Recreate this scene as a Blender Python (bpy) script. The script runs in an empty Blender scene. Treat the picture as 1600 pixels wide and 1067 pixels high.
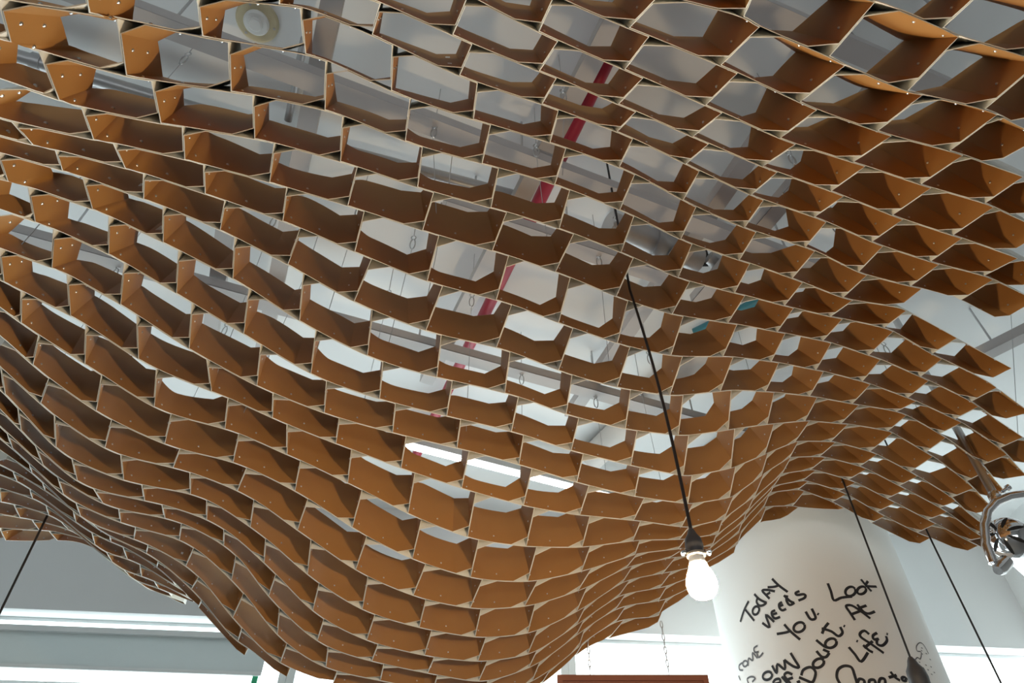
import bpy, bmesh, math, random
from mathutils import Vector, Matrix

random.seed(7)
scene = bpy.context.scene
COL = scene.collection

# ------------------------------------------------------------------ camera
FPX, PITCH, EYE = 1062.0, math.radians(44), Vector((0, 0, 1.6))
cam = bpy.data.cameras.new('camera')
cam.sensor_width = 36
cam.lens = FPX / 1600 * 36
cam.clip_start = 0.02
camo = bpy.data.objects.new('camera', cam)
COL.objects.link(camo)
camo.location = EYE
camo.rotation_euler = (math.radians(90) + PITCH, 0, 0)
scene.camera = camo

# ------------------------------------------------------------------ world, exposure
world = bpy.data.worlds.new('daylight')
scene.world = world
world.use_nodes = True
wbg = world.node_tree.nodes['Background']
wbg.inputs[0].default_value = (0.90, 0.96, 1.0, 1)
wbg.inputs[1].default_value = 3.4
vs = scene.view_settings
vs.view_transform = 'Standard'
vs.look = 'None'
vs.gamma = 1
vs.use_curve_mapping = False
vs.exposure = 0.58


def portal(name, loc, rot, sx, sy):
    l = bpy.data.lights.new(name, 'AREA')
    l.shape = 'RECTANGLE'
    l.size, l.size_y = sx, sy
    l.cycles.is_portal = True
    o = bpy.data.objects.new(name, l)
    COL.objects.link(o)
    o.location = loc
    o.rotation_euler = rot


portal('window_portal', (-1.27, 5.62, 2.1), (math.radians(-90), 0, math.radians(5.83)), 11.5, 3.2)
portal('back_opening_portal', (0, -4.02, 1.5), (math.radians(90), 0, 0), 5.6, 1.1)  # samples daylight through the opening added in the unseen back wall

# ------------------------------------------------------------------ helpers
R_ = Vector((1, 0, 0))
F_ = Vector((0, math.cos(PITCH), math.sin(PITCH)))
U_ = Vector((0, -math.sin(PITCH), math.cos(PITCH)))


def sight(x, y):
    return R_ * ((x - 800) / FPX) + U_ * ((533.5 - y) / FPX) + F_


def at_z(x, y, z):
    r = sight(x, y)
    return EYE + r * ((z - EYE.z) / r.z)


def at_y(x, y, yy):
    r = sight(x, y)
    return EYE + r * (yy / r.y)


def mat(name, col, rough=0.6, metal=0.0, noise=0.0, scale=8.0, bump=0.0, emit=None, estr=0.0, col2=None):
    m = bpy.data.materials.new(name)
    m.use_nodes = True
    nt = m.node_tree
    b = nt.nodes['Principled BSDF']
    b.inputs['Base Color'].default_value = (*col, 1)
    b.inputs['Roughness'].default_value = rough
    b.inputs['Metallic'].default_value = metal
    if emit:
        b.inputs['Emission Color'].default_value = (*emit, 1)
        b.inputs['Emission Strength'].default_value = estr
    if noise or bump:
        tc = nt.nodes.new('ShaderNodeTexCoord')
        n = nt.nodes.new('ShaderNodeTexNoise')
        n.inputs['Scale'].default_value = scale
        n.inputs['Detail'].default_value = 5
        nt.links.new(tc.outputs['Object'], n.inputs['Vector'])
        if noise:
            mx = nt.nodes.new('ShaderNodeMix')
            mx.data_type = 'RGBA'
            c2 = col2 or tuple(c * (1 - noise) for c in col)
            mx.inputs[6].default_value = (*col, 1)
            mx.inputs[7].default_value = (*c2, 1)
            nt.links.new(n.outputs['Fac'], mx.inputs[0])
            nt.links.new(mx.outputs[2], b.inputs['Base Color'])
        if bump:
            bp = nt.nodes.new('ShaderNodeBump')
            bp.inputs['Strength'].default_value = bump
            bp.inputs['Distance'].default_value = 0.01
            nt.links.new(n.outputs['Fac'], bp.inputs['Height'])
            nt.links.new(bp.outputs['Normal'], b.inputs['Normal'])
    return m


M = {
    'veneer': mat('tan_board', (0.42, 0.20, 0.058), 0.55, noise=0.20, scale=6, bump=0.04),
    'cream': mat('cream_board', (0.78, 0.75, 0.68), 0.7, noise=0.05, scale=9),
    'steel': mat('steel', (0.62, 0.62, 0.62), 0.3, 1.0, noise=0.1),
    'chrome': mat('chrome', (0.85, 0.85, 0.87), 0.08, 1.0, noise=0.03),
    'dark': mat('black_rubber', (0.015, 0.015, 0.017), 0.5, noise=0.2),
    'slot': mat('black_slot', (0.008, 0.008, 0.008), 0.8, noise=0.1),
    'ceil': mat('white_ceiling_paint', (0.82, 0.83, 0.83), 0.8, noise=0.06, scale=1.5, bump=0.02),
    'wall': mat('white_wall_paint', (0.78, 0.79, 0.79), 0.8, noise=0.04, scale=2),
    'shade': mat('low_bounce_grey', (0.26, 0.26, 0.26), 0.8, noise=0.05, scale=2),  # dark grey for the unseen walls, so they bounce less light
    'floor': mat('grey_floor', (0.14, 0.135, 0.13), 0.6, noise=0.15, scale=3),
    'strut': mat('grey_strut_paint', (0.50, 0.47, 0.46), 0.55, noise=0.08, scale=10),
    'red': mat('red_pipe_paint', (0.42, 0.02, 0.05), 0.4, noise=0.15, scale=8),
    'galv': mat('galvanised_steel', (0.55, 0.55, 0.56), 0.4, 0.6, noise=0.15, scale=12),
    'beige': mat('beige_duct_wrap', (0.62, 0.58, 0.54), 0.7, noise=0.08, scale=5),
    'teal': mat('teal_plastic', (0.06, 0.27, 0.36), 0.4, noise=0.1),
    'plastic': mat('white_plastic', (0.78, 0.78, 0.76), 0.5, noise=0.04),
    'aged': mat('aged_plastic', (0.66, 0.58, 0.38), 0.5, noise=0.25, scale=20),
    'column': mat('white_column_paint', (0.80, 0.79, 0.77), 0.65, noise=0.03, scale=2),
    'ink': mat('black_marker_ink', (0.012, 0.011, 0.014), 0.6, noise=0.2),
    'ink2': mat('faded_marker_ink', (0.12, 0.12, 0.13), 0.7, noise=0.2),
    'sign': mat('brown_sign_board', (0.30, 0.10, 0.055), 0.5, noise=0.2, scale=5),
    'frame': mat('white_window_frame', (0.75, 0.78, 0.78), 0.5, noise=0.03),
    'blind': mat('pale_roller_blind', (0.66, 0.70, 0.70), 0.8, noise=0.05),
    'green': mat('green_film', (0.03, 0.42, 0.20), 0.4, noise=0.1),
    'socket': mat('grey_lamp_socket', (0.06, 0.06, 0.065), 0.45, noise=0.2, scale=60),
    'strip': mat('fluorescent_tube', (0.9, 0.9, 0.9), 0.5, noise=0.02, emit=(0.95, 0.98, 1.0), estr=9.0),
    'bulb': mat('lit_bulb_glass', (1, 0.95, 0.85), 0.4, noise=0.01, emit=(1.0, 0.74, 0.44), estr=560.0),
    'glass': None,
}
g = bpy.data.materials.new('window_glass')
g.use_nodes = True
gn = g.node_tree
gn.nodes.clear()
go = gn.nodes.new('ShaderNodeOutputMaterial')
gt = gn.nodes.new('ShaderNodeBsdfTransparent')
gt.inputs[0].default_value = (0.93, 0.97, 0.96, 1)
gg = gn.nodes.new('ShaderNodeBsdfGlossy')
gg.inputs['Roughness'].default_value = 0.02
gm = gn.nodes.new('ShaderNodeMixShader')
gm.inputs[0].default_value = 0.04
gn.links.new(gt.outputs[0], gm.inputs[1])
gn.links.new(gg.outputs[0], gm.inputs[2])
gn.links.new(gm.outputs[0], go.inputs[0])
M['glass'] = g
bn = M['blind'].node_tree
bt = bn.nodes.new('ShaderNodeBsdfTranslucent')
bt.inputs[0].default_value = (0.60, 0.64, 0.64, 1)
bx = bn.nodes.new('ShaderNodeMixShader')
bx.inputs[0].default_value = 0.22
bn.links.new(bn.nodes['Principled BSDF'].outputs[0], bx.inputs[1])
bn.links.new(bt.outputs[0], bx.inputs[2])
bn.links.new(bx.outputs[0], bn.nodes['Material Output'].inputs[0])
M['veneer'].node_tree.nodes['Principled BSDF'].inputs['Specular IOR Level'].default_value = 0.25


def tag(o, label=None, cat=None, group=None, kind=None):
    if label: o['label'] = label
    if cat: o['category'] = cat
    if group: o['group'] = group
    if kind: o['kind'] = kind
    return o


def empty(name, loc=(0, 0, 0)):
    o = bpy.data.objects.new(name, None)
    o.empty_display_size = 0.1
    o.location = loc
    COL.objects.link(o)
    return o


def obj(name, bm, mats, parent=None, smooth=None):
    me = bpy.data.meshes.new(name)
    bm.normal_update()
    bm.to_mesh(me)
    bm.free()
    for m in (mats if isinstance(mats, (list, tuple)) else [mats]):
        me.materials.append(m)
    if smooth is not None:
        me.polygons.foreach_set('use_smooth', [True] * len(me.polygons))
        me.set_sharp_from_angle(angle=math.radians(smooth))
    o = bpy.data.objects.new(name, me)
    COL.objects.link(o)
    if parent:
        o.parent = parent
        o.matrix_parent_inverse = Matrix.Translation(-parent.location)
    return o


def box(bm, lo, hi, mi=0):
    v = [bm.verts.new((x, y, z)) for x in (lo[0], hi[0]) for y in (lo[1], hi[1]) for z in (lo[2], hi[2])]
    for f in ((0, 1, 3, 2), (4, 6, 7, 5), (0, 4, 5, 1), (2, 3, 7, 6), (0, 2, 6, 4), (1, 5, 7, 3)):
        bm.faces.new([v[i] for i in f]).material_index = mi
    return v


def frame_of(d):
    d = d.normalized()
    a = Vector((0, 0, 1)) if abs(d.z) < 0.9 else Vector((1, 0, 0))
    s = d.cross(a).normalized()
    return d, s, s.cross(d)


def tube(bm, pts, rad, n=10, mi=0, closed=False, caps=True):
    pts = [Vector(p) for p in pts]
    rs = rad if isinstance(rad, (list, tuple)) else [rad] * len(pts)
    rings = []
    s = None
    N = len(pts)
    for i, p in enumerate(pts):
        a = pts[(i - 1) % N] if (closed or i) else p
        b = pts[(i + 1) % N] if (closed or i < N - 1) else p
        d = (b - a)
        d = d.normalized() if d.length > 1e-9 else Vector((0, 0, -1))
        if s is None:
            _, s, t = frame_of(d)
        else:
            s = (s - d * s.dot(d)).normalized()
        t = s.cross(d)
        rings.append([bm.verts.new(p + (s * math.cos(2 * math.pi * k / n) + t * math.sin(2 * math.pi * k / n)) * rs[i]) for k in range(n)])
    for i in range(N if closed else N - 1):
        A, B = rings[i], rings[(i + 1) % N]
        for k in range(n):
            bm.faces.new((A[k], A[(k + 1) % n], B[(k + 1) % n], B[k])).material_index = mi
    if caps and not closed:
        bm.faces.new(rings[0][::-1]).material_index = mi
        bm.faces.new(rings[-1]).material_index = mi


def bar(bm, a, b, w, h, mi=0):
    """rectangular bar from a to b, w wide, h high"""
    a, b = Vector(a), Vector(b)
    d = (b - a).normalized()
    s = d.cross(Vector((0, 0, 1)))
    s = s.normalized() if s.length > 1e-6 else Vector((1, 0, 0))
    u = s.cross(d)
    v = []
    for p in (a, b):
        for q in ((-1, -1), (1, -1), (1, 1), (-1, 1)):
            v.append(bm.verts.new(p + s * q[0] * w / 2 + u * q[1] * h / 2))
    for f in ((3, 2, 1, 0), (4, 5, 6, 7), (0, 1, 5, 4), (1, 2, 6, 5), (2, 3, 7, 6), (3, 0, 4, 7)):
        bm.faces.new([v[i] for i in f]).material_index = mi


def lathe(bm, origin, prof, axis=Vector((0, 0, 1)), n=20, mi=0):
    """prof: list of (radius, height along axis)"""
    d, s, t = frame_of(Vector(axis))
    o = Vector(origin)
    rings = []
    for r, h in prof:
        rings.append([bm.verts.new(o + d * h + (s * math.cos(2 * math.pi * k / n) + t * math.sin(2 * math.pi * k / n)) * max(r, 1e-4)) for k in range(n)])
    for A, B in zip(rings, rings[1:]):
        for k in range(n):
            bm.faces.new((A[k], A[(k + 1) % n], B[(k + 1) % n], B[k])).material_index = mi
    bm.faces.new(rings[0][::-1]).material_index = mi
    bm.faces.new(rings[-1]).material_index = mi


# ------------------------------------------------------------------ room shell
ZC = 4.70
bm = bmesh.new(); box(bm, (-7.25, -4.25, -0.2), (4.7, 6.2, 0)); tag(obj('floor', bm, M['floor']), kind='structure')
bm = bmesh.new(); box(bm, (-7.25, -4.25, ZC), (4.7, 6.2, ZC + 0.25)); tag(obj('ceiling', bm, M['ceil']), kind='structure')

# far wall runs along WA -> WB, a storefront window band below its head
WA, WB = Vector((-7.0, 4.72, 0)), Vector((4.45, 5.89, 0))
wd = (WB - WA).normalized()
wn = Vector((-wd.y, wd.x, 0))
HEAD = 3.70


def on_wall(s, off, z):
    p = WA + wd * s + wn * off
    return Vector((p.x, p.y, z))


def wall_box(bm, s0, s1, o0, o1, z0, z1, mi=0):
    v = [bm.verts.new(on_wall(s, o, z)) for s in (s0, s1) for o in (o0, o1) for z in (z0, z1)]
    for f in ((0, 1, 3, 2), (4, 6, 7, 5), (0, 4, 5, 1), (2, 3, 7, 6), (0, 2, 6, 4), (1, 5, 7, 3)):
        bm.faces.new([v[i] for i in f]).material_index = mi


WL = (WB - WA).length


def s_of(px, py, z):
    p = at_z(px, py, z)
    return (p - WA).dot(wd)


bm = bmesh.new()
wall_box(bm, 0, WL + 0.3, 0, 0.3, HEAD, ZC)
wall_box(bm, 0, WL + 0.3, 0, 0.3, 0, 0.5)
tag(obj('wall_far', bm, M['wall']), kind='structure')
bm = bmesh.new()
box(bm, (4.45, 3.2, 0), (4.7, 5.89, ZC))
tag(obj('wall_right', bm, M['wall']), kind='structure')

bm = bmesh.new()  # unseen walls, added to keep the near ceiling darker
box(bm, (4.45, -4.0, 0), (4.7, 3.2, ZC)); tag(obj('unseen_wall_side', bm, M['shade']), kind='structure')
bm = bmesh.new()
box(bm, (-7.25, -4.0, 0), (-7.0, 4.9, ZC)); tag(obj('unseen_wall_left', bm, M['shade']), kind='structure')
bm = bmesh.new()
box(bm, (-7.25, -4.25, 2.05), (4.7, -4.0, ZC)); box(bm, (-7.25, -4.25, 0.95), (-2.8, -4.0, 2.05)); box(bm, (2.8, -4.25, 0.95), (4.7, -4.0, 2.05)); box(bm, (-7.25, -4.25, 0), (4.7, -4.0, 0.95))  # opening added and sized for the daylight it throws on the canopy
tag(obj('unseen_wall_back', bm, M['shade']), kind='structure')

# windows: frames, glass, roller blinds
edges = [0.05, 3.0, 5.35, 7.5, 9.9, WL - 0.02]
for i, (s0, s1) in enumerate(zip(edges, edges[1:])):
    wroot = tag(empty('window_%d' % (i + 1), on_wall((s0 + s1) / 2, 0.15, 0.5)), kind='structure')
    bm = bmesh.new()
    for (a, b, z0, z1) in ((s0, s1, HEAD - 0.025, HEAD - 0.002), (s0, s1, 0.5, 0.58), (s0, s0 + 0.06, 0.58, HEAD - 0.025),
                           (s1 - 0.06, s1, 0.58, HEAD - 0.025), (s0 + 0.06, s1 - 0.06, 3.20, 3.25)):
        wall_box(bm, a + 0.001, b - 0.001, 0.16, 0.24, z0, z1)
    obj('window_frame', bm, M['frame'], wroot)
    bm = bmesh.new(); wall_box(bm, s0 + 0.06, s1 - 0.06, 0.198, 0.204, 3.25, HEAD - 0.025)
    obj('pane', bm, M['glass'], wroot)
    bm = bmesh.new(); wall_box(bm, s0 + 0.06, s1 - 0.06, 0.198, 0.204, 0.58, 3.20)
    obj('pane', bm, M['glass'], wroot)

# roller blind rails in the two left windows
for i, (a_, b_) in enumerate(((3.1, 5.18),)):
    bl = tag(empty('roller_blind', on_wall((a_ + b_) / 2, 0.08, 3.45)), 'pale roller blind lowered a little inside the window', 'blind')
    bm = bmesh.new(); wall_box(bm, a_, b_, 0.075, 0.085, 3.335, 3.56); obj('blind_cloth', bm, M['blind'], bl)
    bm = bmesh.new(); wall_box(bm, a_, b_, 0.04, 0.12, 3.56, 3.60); obj('blind_rail', bm, M['frame'], bl)
    bm = bmesh.new(); wall_box(bm, a_, b_, 0.07, 0.09, 3.31, 3.335); obj('hem_bar', bm, M['frame'], bl)

for px_, py_, zt_, wi in ((397, 1040, 3.35, 2), (1470, 1018, 3.62, 5)):
    s_ = s_of(px_, py_, zt_)
    bm = bmesh.new(); wall_box(bm, s_ - 0.02, s_ + 0.02, 0.10, 0.112, 1.4, zt_)
    obj('green_edge_film', bm, M['green'], bpy.data.objects['window_%d' % wi])

# ------------------------------------------------------------------ column with handwriting
PC, PR = Vector((2.068, 4.66, 0)), 0.642
bm = bmesh.new()
lathe(bm, (PC.x, PC.y, 0), [(PR, 0), (PR, ZC - 0.001)], n=96)
column = tag(obj('column', bm, M['column'], smooth=40), 'round white column covered in black marker handwriting', 'column', kind='structure')
del column['category']; del column['label']


def on_column(px, py, lift=0.0015):
    r = sight(px, py)
    ox, oy = EYE.x - PC.x, EYE.y - PC.y
    a = r.x ** 2 + r.y ** 2
    b = 2 * (ox * r.x + oy * r.y)
    c = ox * ox + oy * oy - (PR + lift) ** 2
    t = (-b - math.sqrt(max(b * b - 4 * a * c, 0))) / (2 * a)
    return EYE + r * t


def ribbon(bm, pts, w):
    P = [on_column(1130 + x / 4.324, 880 + y / 4.324) for x, y in pts]
    # resample smoothly
    Q = []
    for i in range(len(P) - 1):
        p0, p1, p2, p3 = P[max(i - 1, 0)], P[i], P[i + 1], P[min(i + 2, len(P) - 1)]
        for k in range(4):
            t = k / 4
            Q.append(0.5 * ((2 * p1) + (p2 - p0) * t + (2 * p0 - 5 * p1 + 4 * p2 - p3) * t * t + (3 * p1 - p0 - 3 * p2 + p3) * t ** 3))
    Q.append(P[-1])
    prev = None
    for i, q in enumerate(Q):
        d = (Q[min(i + 1, len(Q) - 1)] - Q[max(i - 1, 0)]).normalized()
        n = Vector((q.x - PC.x, q.y - PC.y, 0)).normalized()
        q = Vector((PC.x, PC.y, q.z)) + n * (PR + 0.002)
        s = d.cross(n).normalized() * w / 2
        cur = (bm.verts.new(q - s), bm.verts.new(q + s))
        if prev:
            bm.faces.new((prev[0], prev[1], cur[1], cur[0]))
        prev = cur


def ring(cx, cy, rx, ry, rot=0.0, n=9):
    return [(cx + rx * math.cos(t) * math.cos(rot) - ry * math.sin(t) * math.sin(rot),
             cy + rx * math.cos(t) * math.sin(rot) + ry * math.sin(t) * math.cos(rot)) for t in [2 * math.pi * k / n for k in range(n + 1)]]


def dot(x, y):
    return [(x - 5, y - 3), (x, y), (x + 5, y + 3)]


WORDS = {
    'today': [[(116, 396), (140, 320), (172, 256)], [(143, 305), (175, 345), (210, 388)], ring(221, 319, 21, 29, 0.4),
              [(210, 207), (245, 243), (294, 268)], [(232, 234), (226, 262), (245, 286), (272, 282), (292, 266)],
              [(314, 240), (290, 215), (264, 184), (300, 180), (350, 190)], [(288, 216), (318, 196)],
              [(300, 162), (345, 159), (375, 149)], [(330, 104), (375, 149), (436, 194)]],
    'needs': [[(264, 402), (314, 432), (288, 348), (345, 396)], [(352, 318), (328, 330), (334, 358), (352, 373), (385, 362)], [(334, 345), (364, 336)],
              [(398, 262), (378, 276), (381, 302), (400, 318), (426, 308)], [(382, 290), (406, 279)],
              [(410, 216), (450, 254), (480, 268)], [(432, 216), (428, 252), (450, 282), (482, 266)],
              [(516, 188), (490, 200), (500, 214), (540, 209), (556, 218), (546, 236), (508, 252)]],
    'you': [[(362, 478), (420, 468), (454, 457)], [(412, 412), (455, 460), (520, 516)], ring(514, 432, 40, 31, -0.5),
            [(557, 326), (585, 372), (608, 380), (624, 364), (598, 306)], dot(641, 343)],
    'look': [[(706, 135), (728, 190), (748, 250), (800, 232), (870, 225)], ring(860, 190, 36, 30, -0.5), ring(935, 183, 32, 24, -0.5),
             [(930, 108), (965, 150), (1002, 190)], [(978, 120), (962, 150), (990, 156), (1037, 158)]],
    'at': [[(890, 384), (858, 335), (830, 290), (870, 286), (935, 328), (994, 373)], [(864, 346), (928, 322)],
           [(905, 278), (948, 326), (985, 340), (1025, 325)], [(914, 305), (968, 285)]],
    'life': [[(848, 566), (890, 615), (932, 664), (978, 602)], [(945, 552), (985, 588), (1012, 602)], dot(905, 526),
             [(986, 480), (955, 456), (926, 472), (932, 500), (1000, 546), (1085, 607)], [(952, 572), (1010, 526)],
             [(1040, 470), (1012, 488), (1018, 514), (1052, 510)], [(1040, 514), (1040, 545), (1075, 556), (1106, 524), (1100, 492)], dot(1108, 478)],
    'doubt': [[(512, 770), (600, 808)], [(528, 758), (542, 720), (590, 702), (624, 735), (612, 792), (592, 808)], ring(644, 675, 40, 28, -0.5),
              [(630, 592), (664, 630), (696, 632), (717, 604)], [(674, 582), (718, 602)],
              [(628, 518), (680, 560), (706, 570)], ring(728, 540, 40, 30, -0.4),
              [(712, 402), (684, 438), (668, 476)], [(665, 440), (730, 460), (778, 492), (806, 468), (790, 430)], dot(818, 424)],
    'own': [ring(299, 760, 33, 26, -0.5), [(330, 690), (362, 742), (366, 682), (416, 716), (412, 652)], [(412, 652), (470, 694), (512, 702), (482, 650), (455, 605)]],
    'self': [[(336, 809), (352, 786), (380, 782), (384, 806), (350, 815)], [(395, 765), (436, 812)], [(468, 752), (434, 738), (414, 760), (455, 812)], [(424, 790), (472, 772)], [(498, 806), (520, 796)]],
    'create': [[(882, 732), (862, 700), (815, 694), (776, 720), (768, 770), (790, 815)], [(880, 730), (905, 812)], [(905, 812), (920, 782), (950, 790), (955, 812)],
               [(985, 812), (990, 790), (1020, 788), (1030, 812)], [(1050, 812), (1062, 780), (1090, 782), (1096, 812)], [(1130, 732), (1160, 770), (1195, 792)], [(1118, 772), (1172, 756)], ring(1222, 782, 16, 12, 0.3)],
}
FADED = {
    'come': [[(130, 672), (108, 690), (110, 718), (134, 722)], ring(148, 678, 16, 20, 0.3), [(168, 694), (172, 642), (200, 656), (198, 604), (232, 642)],
             [(232, 556), (208, 574), (214, 600), (240, 598)], [(226, 600), (240, 636), (270, 604)], [(104, 760), (116, 790)]],
    'are': [[(172, 812), (162, 782), (190, 766), (216, 776), (196, 802)]],
}
DRAW = [[(1294, 655), (1312, 636), (1332, 646), (1338, 600), (1310, 592), (1306, 560), (1326, 537), (1350, 546), (1372, 580), (1388, 612)]] + \
       [dot(x, y) for x, y in ((1342, 572), (1344, 612), (1372, 610), (1326, 668), (1370, 688), (1398, 650), (1404, 700), (1426, 738), (1408, 750), (1384, 720), (1352, 706), (1340, 590))]
for d, mt, w in ((WORDS, 'ink', 0.0155), (FADED, 'ink2', 0.011)):
    for k, strokes in d.items():
        bm = bmesh.new()
        for s in strokes:
            ribbon(bm, s, w)
        obj('handwriting', bm, M[mt], column)
bm = bmesh.new()
for s in DRAW:
    ribbon(bm, s, 0.006)
obj('doodle', bm, M['ink2'], column)

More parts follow.
